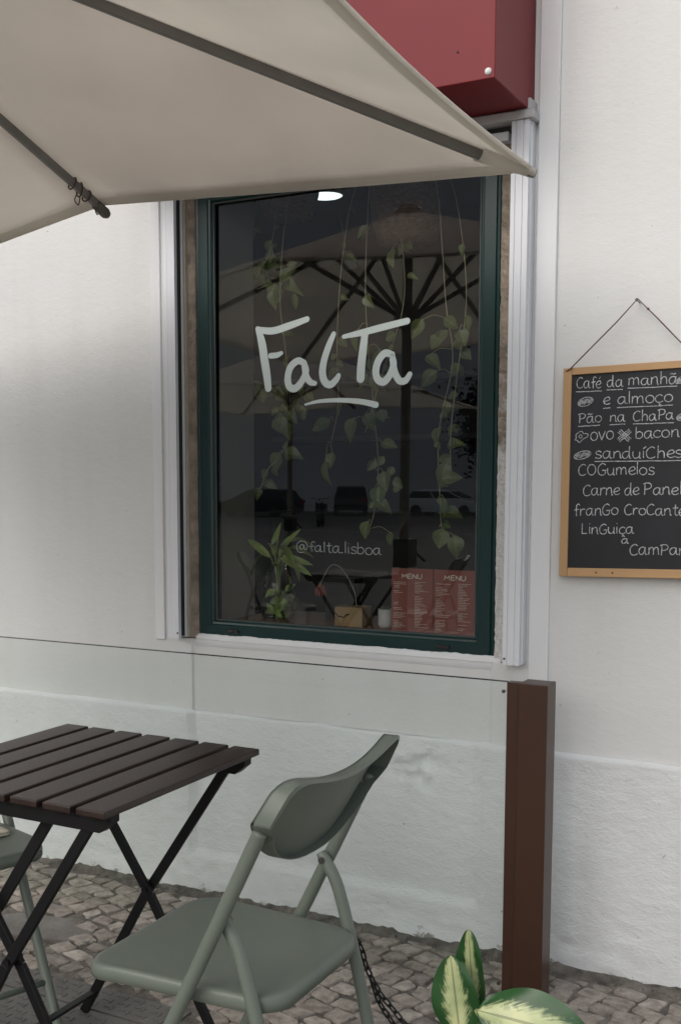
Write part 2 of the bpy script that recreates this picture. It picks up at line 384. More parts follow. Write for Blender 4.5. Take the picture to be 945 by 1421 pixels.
# limestone setts, each slightly different, laid in skewed rows
def paving():
    M = bpy.data.materials.new('limestone_setts'); M.use_nodes = True
    n, l = nodes(M); b = n['Principled BSDF']; b.inputs['Roughness'].default_value = 0.8
    at = n.new('ShaderNodeAttribute'); at.attribute_name = 'tint'
    rp = n.new('ShaderNodeValToRGB'); cr = rp.color_ramp
    cr.elements[0].position = 0; cr.elements[0].color = (0.24, 0.224, 0.205, 1)
    cr.elements[1].position = 1; cr.elements[1].color = (0.44, 0.415, 0.38, 1)
    e = cr.elements.new(0.5); e.color = (0.335, 0.307, 0.275, 1)
    l.new(at.outputs['Fac'], rp.inputs[0])
    geo = n.new('ShaderNodeNewGeometry')
    nz = n.new('ShaderNodeTexNoise'); nz.inputs['Scale'].default_value = 30; nz.inputs['Detail'].default_value = 8; nz.inputs['Roughness'].default_value = 0.65
    l.new(geo.outputs['Position'], nz.inputs['Vector'])
    r2 = n.new('ShaderNodeValToRGB'); r2.color_ramp.elements[0].position = 0.36; r2.color_ramp.elements[1].position = 0.62
    r2.color_ramp.elements[0].color = (0.55, 0.52, 0.5, 1); r2.color_ramp.elements[1].color = (1.08, 1.05, 1.02, 1)
    l.new(nz.outputs['Fac'], r2.inputs[0])
    mx = n.new('ShaderNodeMix'); mx.data_type = 'RGBA'; mx.blend_type = 'MULTIPLY'; mx.inputs[0].default_value = 1
    l.new(rp.outputs[0], mx.inputs[6]); l.new(r2.outputs[0], mx.inputs[7]); l.new(mx.outputs[2], b.inputs['Base Color'])
    n3 = n.new('ShaderNodeTexNoise'); n3.inputs['Scale'].default_value = 120; n3.inputs['Detail'].default_value = 6
    l.new(geo.outputs['Position'], n3.inputs['Vector'])
    bp = n.new('ShaderNodeBump'); bp.inputs['Strength'].default_value = 0.5; bp.inputs['Distance'].default_value = 0.004
    l.new(n3.outputs['Fac'], bp.inputs['Height']); l.new(bp.outputs[0], b.inputs['Normal'])
    g = MB(); tint = []
    ang = R_(-17); ca, sa = math.cos(ang), math.sin(ang)
    rnd = random.Random(3)
    rowh = 0.060
    for r in range(-85, 90):
        x = -5.5 + rnd.uniform(-0.05, 0.05); h = rowh
        while x < 4.5:
            wd = rnd.uniform(0.048, 0.082)
            cx, cy = x + wd / 2, r * rowh
            wob = 0.03 * noise.noise(Vector((cx * 1.3, r * 0.15, 0))) 
            X = -1.4 + cx * ca - (cy + wob) * sa; Y = 1.5 + cx * sa + (cy + wob) * ca
            x += wd
            if not (-4.6 < X < 1.6 and 0.02 < Y < 2.872): continue
            if -2.47 < X < -1.47 and 1.28 < Y < 2.235: continue         # the cover lies here
            if (X + 2.19) ** 2 / 0.03 + (Y - 2.44) ** 2 / 0.012 < 1: continue
            gap = rnd.uniform(0.0025, 0.0065)
            hw, hh = wd / 2 - gap, h / 2 - gap
            cs = [(-hw, -hh), (hw, -hh), (hw, hh), (-hw, hh)]
            cs = [(a + rnd.uniform(-.0095, .0095), b + rnd.uniform(-.0095, .0095)) for a, b in cs]
            ring = []
            for i in range(4):
                p, q = cs[i], cs[(i + 1) % 4]
                for t in (0.08, 0.36, 0.64, 0.92):
                    j = 0.0022
                    ring.append((lerp(p[0], q[0], t) + rnd.uniform(-j, j), lerp(p[1], q[1], t) + rnd.uniform(-j, j)))
            rot = rnd.uniform(-0.10, 0.10) + ang; cr_, sr_ = math.cos(rot), math.sin(rot)
            top = rnd.uniform(-0.003, 0.002); tx, ty = rnd.uniform(-.05, .05), rnd.uniform(-.05, .05)
            N = len(ring); vs = []
            for sc, dz in ((1.0, -0.02), (1.0, -0.0045), (0.965, -0.0010), (0.6, -0.0002)):
                for a, b in ring:
                    a *= sc; b *= sc
                    vs.append((X + a * cr_ - b * sr_, Y + a * sr_ + b * cr_, top + dz + a * tx + b * ty + (rnd.uniform(-.0007, .0007) if dz > -0.01 else 0)))
            fs = [(k * N + i, k * N + (i + 1) % N, (k + 1) * N + (i + 1) % N, (k + 1) * N + i) for k in range(3) for i in range(N)]
            fs.append(tuple(3 * N + i for i in range(N)))
            g.add(vs, fs)
            tint += [max(0, min(1, rnd.gauss(0.5, 0.24)))] * len(vs)
    g.a['tint'] = tint
    tag(g.build('pavement', M, smooth=False, fix=False), kind='structure')
paving()

def rough_sheet(name, poly_fn, nx, nz_, m, parent=None, **k): ...

# mortar fillet and debris where paving meets the wall
g = MB(); NX = 420; vs = []; fs = []
for i in range(NX + 1):
    x = -5.0 + i * (6.6 / NX)
    d = 0.014 + 0.016 * noise.noise(Vector((x * 6, 1, 0))) + 0.012 * noise.noise(Vector((x * 25, 4, 0)))
    h = max(0.004, 0.016 + 0.016 * noise.noise(Vector((x * 8, 9, 0))) + 0.012 * noise.noise(Vector((x * 40, 2, 0))))
    vs += [(x, 2.872 - d - 0.03, -0.008), (x, 2.872 - d * 0.5, h * 0.30 + 0.0005), (x, 2.880, h), (x, 2.91, h)]
for i in range(NX):
    for k in range(3): fs.append((i * 4 + k, i * 4 + 4 + k, i * 4 + 5 + k, i * 4 + 1 + k))
g.add(vs, fs); tag(g.build('mortar_fillet', M_MORTAR, smooth=True), kind='structure')
g = MB(); rc = random.Random(4)
for k in range(900):
    x = rc.uniform(-3.6, 0.4); y = 2.878 - abs(rc.gauss(0, 0.016)); r = rc.uniform(0.0012, 0.0045) * (1 if rc.random() < .9 else 1.8)
    if noise.noise(Vector((x * 3, 0, 4))) < -0.25: continue
    o6 = [Vector(d_) * r * rc.uniform(.6, 1.3) + Vector((x, y, 0.003 + r * .5)) for d_ in ((1, 0, 0), (-1, 0, 0), (0, 1, 0), (0, -1, 0), (0, 0, .8), (0, 0, -.8))]
    g.add(o6, [(0, 2, 4), (2, 1, 4), (1, 3, 4), (3, 0, 4), (2, 0, 5), (1, 2, 5), (3, 1, 5), (0, 3, 5)])
tag(g.build('mortar_crumbs', mat('crumb', (0.15, 0.135, 0.12), 0.95, var=0.7, vscale=60)), 'grey and dark crumbs of mortar along the foot of the white wall', 'crumbs', kind='stuff')
g = MB(); pts = [(-2.36, 2.43), (-2.30, 2.50), (-2.15, 2.53), (-2.0, 2.47), (-1.98, 2.42), (-2.15, 2.37), (-2.3, 2.36)]
g.prism(pts, 'z', -0.02, -0.001); tag(g.build('cement_patch', M_CEMENT), kind='structure')

# metal cover let into the paving, two leaves meeting in a narrow gap
mh = empty('utility_cover', (-1.97, 1.76, 0), label='grey steel cover with ribbed pattern let into the setts under the table', cat='cover')
for y0, y1 in ((-0.46, 0.343), (0.351, 0.455)):
    g = MB(); g.box(-0.48, 0.47, y0, y1, -0.03, -0.001)
    nx, ny = 38, int((y1 - y0) / 0.03)
    for i in range(nx):
        for j in range(ny):
            x = -0.47 + i * 0.0245; y = y0 + 0.015 + j * 0.03
            if (i + j) % 2: g.box(x, x + 0.004, y, y + 0.018, -0.0015, 0.0006)
            else: g.box(x, x + 0.0165, y + 0.008, y + 0.012, -0.0015, 0.0006)
    g.build('cover_leaf', M_PLATE, mh)

# ------------------------------------------------------------------ café building
bld = empty('cafe_building', (-1.45, 2.9, 0), label='white plastered cafe front with green shop window and red shutter box', cat='building')
BO = Vector((-1.45, 2.9, 0))
def L(mb): 
    mb.v = [(x - BO.x, y - BO.y, z - BO.z) for x, y, z in mb.v]; return mb
WX0, WX1, WZ0, WZ1 = -1.985, -0.925, 0.80, 2.24      # opening in the wall
# upper wall: front skin with opening, reveal, thickness
g = MB(); F = 2.90; B = 3.15
xs = [-12, WX0, WX1, 6]; zs = [0.578, WZ0, WZ1, 7.0]
for i in range(3):
    for j in range(3):
        if i == 1 and j == 1: continue
        if i == 1 and j == 0: continue
        g.quad((xs[i], F, zs[j]), (xs[i + 1], F, zs[j]), (xs[i + 1], F, zs[j + 1]), (xs[i], F, zs[j + 1]))
# slight step under the window
g.quad((WX0 + 0.045, F + 0.006, 0.578), (WX1 - 0.07, F + 0.006, 0.578), (WX1 - 0.07, F + 0.006, WZ0), (WX0 + 0.045, F + 0.006, WZ0))
g.quad((WX0, F, 0.578), (WX0 + 0.04, F, 0.578), (WX0 + 0.04, F, WZ0), (WX0, F, WZ0))
g.quad((WX0 + 0.04, F, 0.578), (WX0 + 0.045, F + 0.006, 0.578), (WX0 + 0.045, F + 0.006, WZ0), (WX0 + 0.04, F, WZ0))
g.quad((WX1 - 0.06, F, 0.578), (WX1, F, 0.578), (WX1, F, WZ0), (WX1 - 0.06, F, WZ0))
g.quad((WX1 - 0.07, F + 0.006, 0.578), (WX1 - 0.06, F, 0.578), (WX1 - 0.06, F, WZ0), (WX1 - 0.07, F + 0.006, WZ0))
g.quad((WX0, F, WZ0), (WX0, B, WZ0), (WX0, B, WZ1), (WX0, F, WZ1)); g.quad((WX1, F, WZ0), (WX1, B, WZ0), (WX1, B, WZ1), (WX1, F, WZ1))
g.quad((WX0, F, WZ1), (WX1, F, WZ1), (WX1, B, WZ1), (WX0, B, WZ1)); g.quad((WX0, F, WZ0), (WX1, F, WZ0), (WX1, B, WZ0), (WX0, B, WZ0))
for a, b, c, d in ((-12, 6, 0, WZ0), (-12, 6, WZ1, 7), (-12, WX0, WZ0, WZ1), (WX1, 6, WZ0, WZ1)):
    g.quad((a, B, c), (b, B, c), (b, B, d), (a, B, d))
g.quad((-12, F, 7), (6, F, 7), (6, 9, 7), (-12, 9, 7)); g.quad((-12, F, 0), (-12, 9, 0), (-12, 9, 7), (-12, F, 7)); g.quad((6, F, 0), (6, 9, 0), (6, 9, 7), (6, F, 7))
L(g).build('wall', MW_UP, bld, fix=False)

# lumpy old plinth: a real, uneven surface
def plinth():
    g = MB(); dx = 0.014; x0, x1 = -3.6, 0.5; nx = int((x1 - x0) / dx)
    zs = [i * 0.0125 for i in range(45)] + [0.566, 0.573, 0.578, 0.5815, 0.583]
    nz_ = len(zs); vs = []
    for i in range(nx + 1):
        x = x0 + i * dx
        for j, z in enumerate(zs):
            y = 2.884
            inn = sstep(-1.945, -1.938, x) * (1 - sstep(-1.016, -1.009, x))
            zl = 0.131 + 0.004 * noise.noise(Vector((x * 9, 3, 0)))
            y += 0.013 * inn * sstep(zl - 0.008, zl + 0.006, z)
            zt = 0.575 + 0.003 * noise.noise(Vector((x * 7, 0, 5)))
            y += 0.020 * sstep(zt - 0.003, zt + 0.0055, z) ** 1.5
            nn = noise.noise(Vector((x * 5, z * 7, 1.7))) * 0.0036 + noise.noise(Vector((x * 26, z * 34, 7.7))) * 0.0021
            low = 1 + 1.6 * (1 - sstep(0.05, 0.17, z))
            d2 = ((x + 1.195) / 0.065) ** 2 + ((z - 0.487) / 0.045) ** 2
            pat = math.exp(-d2 * d2 * 0.5)
            nn = nn * low + pat * (0.030 * noise.noise(Vector((x * 34, z * 40, 2.1))) + 0.022 * noise.noise(Vector((x * 60, z * 62, 5.1))) + 0.004)
            fade = 1 - sstep(0.56, 0.58, z)
            vs.append((x, y + nn * (0.35 + 0.65 * fade), z))
    fs = [(i * nz_ + j, (i + 1) * nz_ + j, (i + 1) * nz_ + j + 1, i * nz_ + j + 1) for i in range(nx) for j in range(nz_ - 1)]
    g.add(vs, fs)
    for a, b in ((-12, x0), (x1, 6)):
        g.quad((a, 2.884, 0), (b, 2.884, 0), (b, 2.884, 0.572), (a, 2.884, 0.572)); g.quad((a, 2.884, 0.572), (b, 2.884, 0.572), (b, 2.904, 0.583), (a, 2.904, 0.583))
    return L(g).build('plinth', MW_LOW, bld, smooth=True, fix=False)
plinth()

# painted bands beside the window, rough painted edge under the frame
g = MB(); g.box(-0.888, -0.836, 2.890, 2.9015, 0.60, 6.9); L(g).build('painted_band', MW_TRIM, bld, bevel=0.003)
g = MB(); g.box(-2.075, -2.04, 2.893, 2.9015, 0.79, 6.9); L(g).build('painted_band', MW_TRIM, bld, bevel=0.003)
g = MB(); N = 170; vs = []; fs = []
for i in range(N + 1):
    x = -1.93 + i * (0.965 / N)
    t = 0.8165 + 0.0025 * noise.noise(Vector((x * 14, 0, 0))) + 0.0022 * noise.noise(Vector((x * 60, 3, 0)))
    y = 2.9045 - 0.002 * noise.noise(Vector((x * 20, 7, 0)))
    vs += [(x, 2.914, 0.772), (x, y, 0.779), (x, y - 0.001, t - 0.006), (x, y + 0.004, t), (x, 2.93, t)]
for i in range(N):
    for k in range(4): fs.append((i * 5 + k, i * 5 + 5 + k, i * 5 + 6 + k, i * 5 + 1 + k))
g.add(vs, fs); L(g).build('sill_plaster', MW_TRIM, bld, smooth=True)
# bare stone strips between frame and shutter rails, edge broken
for sx, (a, b) in ((1, (-1.985, -1.922)), (-1, (-0.987, -0.925))):
    g = MB(); N = 130; vs = []; fs = []
    for i in range(N + 1):
        z = 0.803 + i * (1.35 / N)
        e = 0.0025 * noise.noise(Vector((z * 30, 5 * sx, 0))) + 0.0022 * noise.noise(Vector((z * 85, 5 * sx, 0)))
        y = 2.903 + 0.0015 * noise.noise(Vector((z * 24, 2, sx)))
        if sx > 0: vs += [(a, y, z), (b - 0.004 + e, y, z), (b + e, 2.93, z)]
        else: vs += [(a + e, 2.93, z), (a + 0.004 + e, y, z), (b, y, z)]
    for i in range(N):
        for k in range(2): fs.append((i * 3 + k, i * 3 + 1 + k, i * 3 + 4 + k, i * 3 + 3 + k))
    g.add(vs, fs); L(g).build('stone_jamb', M_STONE if sx > 0 else M_STONEW, bld, smooth=True)
# window: frame with a chamfered section, pane, lettering, drain caps
win = None
def frame_ring(g, x0, x1, z0, z1, prof):
    vs = []; n = len(prof)
    for (cx, cz, sx, sz) in ((x0, z0, 1, 1), (x1, z0, -1, 1), (x1, z1, -1, -1), (x0, z1, 1, -1)):
        for d, y in prof: vs.append((cx + sx * d, y, cz + sz * d))
    fs = []
    for c in range(4):
        for k in range(n - 1):
            fs.append((c * n + k, ((c + 1) % 4) * n + k, ((c + 1) % 4) * n + k + 1, c * n + k + 1))
    g.add(vs, fs)
g = MB(); frame_ring(g, -1.926, -0.984, 0.800, 2.15, [(0, 2.95), (0, 2.916), (0.006, 2.912), (0.013, 2.9135), (0.015, 2.909), (0.046, 2.909), (0.049, 2.913), (0.054, 2.9145), (0.059, 2.921), (0.060, 2.95)])
win = L(g).build('window', M_GREEN, bld, bevel=0.0)
g = MB(); tilt = R_(0.47)
c = Vector((-1.455, 2.931, 1.48))
def tp(x, z, dy=0.0):     # a point on the slightly leaning pane
    return (x, c.y + (z - c.z) * math.tan(tilt) + dy, z)
g.quad(tp(-1.868, 0.857), tp(-1.042, 0.857), tp(-1.042, 2.094), tp(-1.868, 2.094))
L(g).build('pane', M_PANE, win, fix=False)
g = MB(); frame_ring(g, -1.867, -1.043, 0.859, 2.091, [(0, 2.9215), (0.004, 2.9215), (0.0045, 2.926)]); L(g).build('glazing_seal', mat('grey_seal', (0.05, 0.06, 0.06), 0.7), win)
for x in (-1.80, -1.13):
    g = MB(); g.box(x - 0.019, x + 0.019, 2.902, 2.9092, 0.826, 0.836); g.box(x - 0.012, x + 0.004, 2.900, 2.9021, 0.827, 0.835); L(g).build('drain_cap', M_BLACK, win, bevel=0.002)

FALTA = [([(-1.7223, 1.7202), (-1.7093, 1.683), (-1.6986, 1.6235), (-1.6912, 1.5819), (-1.6872, 1.5492)], [0.0127, 0.0197, 0.0208, 0.0197, 0.0174]), ([(-1.7202, 1.7177), (-1.672, 1.7118), (-1.6176, 1.7228), (-1.5601, 1.7374)], [0.0139, 0.0162, 0.0162, 0.0127]), ([(-1.6791, 1.6413), (-1.6586, 1.642), (-1.6435, 1.6471)], [0.0127, 0.0127, 0.0093]), ([(-1.5695, 1.6159), (-1.5895, 1.6221), (-1.6125, 1.6064), (-1.622, 1.5788), (-1.618, 1.5523), (-1.5991, 1.5446), (-1.5776, 1.5624), (-1.5629, 1.5907), (-1.5662, 1.6111)], [0.0139, 0.0156, 0.0168, 0.0168, 0.0168, 0.0168, 0.0156, 0.0151, 0.0127]), ([(-1.5675, 1.6054), (-1.5622, 1.5791), (-1.5496, 1.5612), (-1.5337, 1.5565)], [0.0151, 0.0156, 0.0145, 0.0104]), ([(-1.475, 1.6908), (-1.4905, 1.6588), (-1.5048, 1.6195), (-1.51, 1.5854), (-1.5021, 1.5592), (-1.4838, 1.551), (-1.4657, 1.5651), (-1.4593, 1.5745)], [0.0116, 0.0151, 0.0162, 0.0174, 0.0174, 0.0162, 0.0139, 0.0116]), ([(-1.4435, 1.6815), (-1.3895, 1.6889), (-1.3273, 1.6994), (-1.2529, 1.7116)], [0.0093, 0.0139, 0.0151, 0.0139]), ([(-1.3782, 1.686), (-1.3843, 1.6415), (-1.3891, 1.5968), (-1.3908, 1.5641)], [0.0162, 0.0185, 0.0197, 0.0197]), ([(-1.296, 1.6244), (-1.3175, 1.6289), (-1.336, 1.611), (-1.3445, 1.5834), (-1.3387, 1.5596), (-1.3201, 1.5521), (-1.3017, 1.5703), (-1.2915, 1.5976), (-1.2947, 1.6188)], [0.0139, 0.0162, 0.0168, 0.0168, 0.0168, 0.0168, 0.0156, 0.0151, 0.0127]), ([(-1.2946, 1.6116), (-1.2882, 1.578), (-1.274, 1.5535), (-1.2557, 1.5527), (-1.2431, 1.5688)], [0.0145, 0.0156, 0.0156, 0.0145, 0.0116]), ([(-1.5643, 1.4979), (-1.5178, 1.5056), (-1.4526, 1.5063), (-1.3886, 1.5001), (-1.3433, 1.4901)], [0.0046, 0.0081, 0.0098, 0.0122, 0.0139])]
def ribbon(g, pts, ws, place):
    """brush stroke of changing width with round ends, laid on a plane"""
    P = spline([(p[0], p[1], 0) for p in pts], 10)
    Wd = [1.26 * w_.x for w_ in spline([(w_, 0, 0) for w_ in ws], 10)]
    L_, R2 = [], []
    n = len(P)
    for i, p in enumerate(P):
        t = (P[min(i + 1, n - 1)] - P[max(i - 1, 0)]).normalized(); nn = Vector((-t.y, t.x, 0))
        L_.append(p + nn * Wd[i] / 2); R2.append(p - nn * Wd[i] / 2)
    vs = []; fs = []
    for a, b in zip(L_, R2): vs += [place(a), place(b)]
    for i in range(n - 1): fs.append((2 * i, 2 * i + 1, 2 * i + 3, 2 * i + 2))
    g.add(vs, fs)
    for i, sg in ((0, -1), (n - 1, 1)):
        ctr = P[i]; r = Wd[i] / 2; t = (P[1] - P[0] if i == 0 else P[-1] - P[-2]).normalized() * sg; nn = Vector((-t.y, t.x, 0))
        g.add([place(ctr + (t * math.sin(a) + nn * math.cos(a)) * r) for a in [math.pi * k / 12 for k in range(13)]], [tuple(range(13))])
g = MB()
for k, (pts, ws) in enumerate(FALTA):
    ribbon(g, pts, ws, lambda p, k=k: tp(p.x, p.y, -0.0012 - 0.00012 * k))
L(g).build('window_lettering', M_VINYL, win, fix=False)

# ---- a hand-drawn stroke alphabet (x-height 1, ascender 1.7)
def circ(cx, cy, rx, ry, a0=90, a1=450, n=12):
    return [(cx + rx * math.cos(R_(lerp(a0, a1, k / n))), cy + ry * math.sin(R_(lerp(a0, a1, k / n)))) for k in range(n + 1)]
A_BOWL = [(.72, .88), (.45, 1.0), (.16, .80), (.06, .42), (.20, .06), (.42, .03), (.62, .30), (.72, .80)]
A_TAIL = [(.74, 1.0), (.72, .55), (.76, .12), (.86, .02), (.98, .06)]
GL = {
 'a': (1.0, [A_BOWL, A_TAIL]), 'á': (1.0, [A_BOWL, A_TAIL, [(.5, 1.25), (.7, 1.5)]]), 'à': (1.0, [A_BOWL, A_TAIL, [(.25, 1.7), (.45, 1.4)]]),
 'ã': (1.0, [A_BOWL, A_TAIL, [(.15, 1.28), (.32, 1.42), (.52, 1.28), (.72, 1.42)]]),
 'b': (.92, [[(.12, 1.7), (.12, .8), (.13, .02)], [(.13, .75), (.4, 1.0), (.75, .8), (.78, .3), (.5, 0), (.14, .1)]]),
 'c': (.82, [[(.74, .82), (.45, 1.0), (.14, .76), (.06, .4), (.2, .08), (.5, 0), (.78, .16)]]),
 'ç': (.82, [[(.74, .82), (.45, 1.0), (.14, .76), (.06, .4), (.2, .08), (.5, 0), (.78, .16)], [(.46, 0), (.42, -.2), (.58, -.3), (.4, -.45)]]),
 'd': (.98, [A_BOWL, [(.74, 1.72), (.73, .8), (.77, .1), (.92, .03)]]),
 'e': (.82, [[(.1, .42), (.5, .52), (.72, .72), (.55, 1.02), (.22, .86), (.06, .4), (.26, .04), (.55, .02), (.78, .18)]]),
 'é': (.82, [[(.1, .42), (.5, .52), (.72, .72), (.55, 1.02), (.22, .86), (.06, .4), (.26, .04), (.55, .02), (.78, .18)], [(.45, 1.35), (.68, 1.6)]]),
 'f': (.72, [[(.72, 1.45), (.55, 1.66), (.34, 1.45), (.32, .8), (.34, -.05)], [(.08, .82), (.62, .92)]]),
 'g': (.9, [circ(.4, .52, .33, .48), [(.74, 1), (.75, .1), (.6, -.5), (.2, -.45)]]),
 'h': (.92, [[(.12, 1.72), (.13, .8), (.12, 0)], [(.13, .6), (.38, .98), (.66, .85), (.72, .4), (.72, 0)]]),
 'i': (.36, [[(.16, 1.0), (.16, .5), (.18, 0)], [(.16, 1.38), (.17, 1.46)]]), 'í': (.42, [[(.16, 1.0), (.16, .5), (.18, 0)], [(.14, 1.3), (.4, 1.6)]]),
 'l': (.34, [[(.15, 1.72), (.15, .9), (.17, 0)]]),
 'm': (1.36, [[(.1, 1.0), (.12, .5), (.1, 0)], [(.12, .6), (.32, .98), (.56, .9), (.6, .4), (.6, 0)], [(.6, .6), (.82, .98), (1.06, .9), (1.12, .4), (1.16, 0)]]),
 'n': (.94, [[(.1, 1.0), (.12, .5), (.1, 0)], [(.12, .6), (.38, .98), (.66, .9), (.72, .4), (.76, .04), (.9, .02)]]),
 'o': (.92, [circ(.44, .5, .38, .5)]),
 'p': (.9, [[(.1, 1), (.1, -.6)], circ(.45, .5, .35, .5, 150, 500)]),
 'q': (.9, [circ(.42, .5, .36, .5), [(.76, 1), (.78, -.6)]]),
 'r': (.7, [[(.1, 1.0), (.12, .5), (.1, 0)], [(.12, .6), (.34, .94), (.66, .92)]]),
 's': (.74, [[(.66, .84), (.42, 1.02), (.14, .86), (.2, .58), (.54, .44), (.66, .2), (.42, 0), (.06, .12)]]),
 't': (.7, [[(.34, 1.5), (.32, .8), (.34, .2), (.5, .02), (.66, .08)], [(.04, 1.0), (.66, 1.06)]]),
 'u': (.9, [[(.1, 1), (.1, .4), (.28, .02), (.58, .1), (.74, .5), (.74, 1)], [(.74, .7), (.76, .05), (.88, .02)]]),
 'v': (.84, [[(.04, 1), (.24, .45), (.4, 0)], [(.4, 0), (.58, .5), (.78, 1.02)]]),
 'C': (.98, [[(.86, 1.36), (.55, 1.55), (.18, 1.2), (.06, .7), (.2, .14), (.55, 0), (.9, .2)]]),
 'G': (1.05, [[(.86, 1.32), (.55, 1.52), (.18, 1.2), (.06, .7), (.2, .14), (.55, 0), (.84, .2), (.84, .62)], [(.52, .62), (.98, .64)]]),
 'O': (1.12, [circ(.54, .76, .44, .76)]),
 'L': (.78, [[(.12, 1.55), (.12, .8), (.12, .04)], [(.12, .03), (.7, .06)]]),
 'P': (.98, [[(.18, 1.5), (.18, .8), (.16, 0)], [(.0, 1.42), (.4, 1.55), (.78, 1.42), (.84, 1.0), (.55, .74), (.2, .72)]]),
 'M': (1.3, [[(.06, 0), (.14, 1.5)], [(.14, 1.5), (.56, .5)], [(.56, .5), (1.0, 1.52)], [(1.0, 1.52), (1.1, 0)]]),
 'E': (.95, [[(.1, 1.5), (.1, 0)], [(.1, 1.5), (.8, 1.55)], [(.1, .78), (.7, .82)], [(.1, 0), (.84, .04)]]),
 'N': (1.1, [[(.08, 0), (.1, 1.5)], [(.1, 1.5), (.9, 0)], [(.9, 0), (.92, 1.52)]]),
 'U': (1.08, [[(.08, 1.5), (.08, .5), (.28, .03), (.66, .06), (.88, .5), (.9, 1.5)]]),
 '@': (1.5, [[(.92, .85), (.62, 1.0), (.42, .6), (.6, .25), (.86, .45), (.95, .95), (.98, .35), (1.2, .3), (1.34, .8), (1.1, 1.4), (.6, 1.5), (.12, 1.1), (.08, .3), (.4, -.2), (1.0, -.15)]]),
 '.': (.40, [[(.14, .02), (.22, .06), (.16, .12), (.12, .05)]]), ' ': (.5, []),
}
def word_width(s): return sum(GL[c][0] for c in s)
def write(g, s, x0, x1, z0, z1, xh, place, r, rnd, n=5):
    sx = (x1 - x0) / (word_width(s) - 0.1); x = 0.0
    for ch in s:
        wd, strokes = GL[ch]; jx, jz = rnd.uniform(-.04, .04), rnd.uniform(-.05, .05); js = rnd.uniform(.94, 1.06)
        for st in strokes:
            P = spline([(p[0], p[1], 0) for p in st], 4)
            pts = []
            for p in P:
                X = x0 + (x + p.x + jx) * sx; t = (X - x0) / max(1e-6, x1 - x0)
                pts.append(place(X, lerp(z0, z1, t) + (p.y * js + jz) * xh))
            g.tube(pts, [r * rnd.uniform(.8, 1.12) for _ in pts], n)
        x += wd
rnd = random.Random(5)
g = MB(); write(g, '@falta.lisboa', -1.594, -1.325, 1.0775, 1.074, 0.0185, lambda x, z: tp(x, z, -0.0006), 0.0011, rnd, 5)
L(g).build('handle_lettering', M_PEN, win)

# shutter guide rails
def guide(x0, x1, right_side):
    g = MB(); yf = 2.846
    if right_side:
        prof = [(x0, 2.902), (x0, yf), (x0 + 0.010, yf), (x0 + 0.011, yf + 0.003), (x0 + 0.013, yf + 0.003), (x0 + 0.014, yf), (x0 + 0.029, yf), (x0 + 0.030, yf + 0.003), (x0 + 0.032, yf + 0.003),
                (x0 + 0.033, yf), (x1, yf), (x1, yf + 0.016), (x1 - 0.002, yf + 0.018), (x1 - 0.002, yf + 0.021), (x1 + 0.002, yf + 0.023), (x1 + 0.002, 2.902)]
    else:
        prof = [(x0, 2.902), (x0, yf + 0.012), (x0 + 0.004, yf + 0.004), (x0 + 0.016, yf + 0.004), (x0 + 0.018, yf + 0.007), (x0 + 0.020, yf), (x1, yf), (x1, yf + 0.012), (x1 - 0.004, yf + 0.0125), (x1 - 0.004, yf + 0.020), (x1 - 0.020, yf + 0.020), (x1 - 0.020, yf + 0.040), (x1, yf + 0.042), (x1, 2.902)]
    g.prism(prof, 'z', 0.806, 2.165)
    o = L(g).build('shutter_rail', M_ALU, bld, fix=True)
    g = MB(); g.tube([(x0 + (0.005 if right_side else 0.042), yf - 0.001, 0.822), (x0 + (0.005 if right_side else 0.042), yf + 0.004, 0.822)], 0.003, 8); L(g).build('screw', M_BLACK, o)
    if not right_side:
        g = MB(); g.box(x1 - 0.018, x1 - 0.006, yf + 0.014, 2.893, 0.81, 2.16); L(g).build('brush_seal', M_BLACK, o)
        g = MB(); g.box(x1 + 0.002, x1 + 0.008, 2.893, 2.9025, 0.806, 2.16); L(g).build('edge_trim', M_SEAL, o)
guide(-2.001, -1.9545, False)
guide(-0.942, -0.898, True)

# head of the opening: rails, gap and the red shutter box
g = MB(); g.box(-2.05, -0.885, 2.838, 2.9013, 2.166, 2.186); g.box(-2.05, -0.94, 2.85, 2.9013, 2.1885, 2.2185); g.box(-0.935, -0.895, 2.846, 2.9013, 2.1885, 2.215)
L(g).build('shutter_head_rail', M_ALU2, bld, bevel=0.002)
g = MB(); g.box(-1.98, -0.958, 2.87, 2.908, 2.128, 2.150); L(g).build('shutter_bottom_bar', M_ALU, bld, bevel=0.002)
g = MB(); g.box(-1.98, -0.944, 2.885, 2.93, 2.1505, 2.165); L(g).build('gap_shade_strip', M_BLACK, bld)  # solid black strip standing in for the shade inside the gap
g = MB(); prof = [(2.600, 2.192), (2.900, 2.190), (2.900, 3.4), (2.600, 3.4)]
g.prism(prof, 'x', -2.08, -0.902)
box = L(g).build('shutter_box', M_RED, bld, bevel=0.003, seg=2)
g = MB(); g.lathe([(0.0, -0.004), (0.0065, -0.003), (0.008, 0.0), (0.0085, 0.002)], 14)
g.xf(Matrix.Translation((-0.918, 2.5985, 2.208)) @ Matrix.Rotation(R_(90), 4, 'X') @ Matrix.Scale(-1, 4, (0, 0, 1)))
L(g).build('rivet', M_CERAM, box, smooth=True)
g = MB(); g.tube([(-0.992, 2.5995, 2.263), (-0.992, 2.597, 2.263)], 0.0022, 8); L(g).build('screw', M_BLACK, box)
g = MB(); 
for k in range(9): g.lathe([(0.0, -0.003), (0.003, -0.002), (0.0035, 0.001), (0.0, 0.003)], 6, (-0.908 + 0.006 * random.uniform(-1, 1), 2.885 + 0.012 * random.uniform(-1, 1), 2.189))
L(g).build('filler_blob', M_CERAM, box)

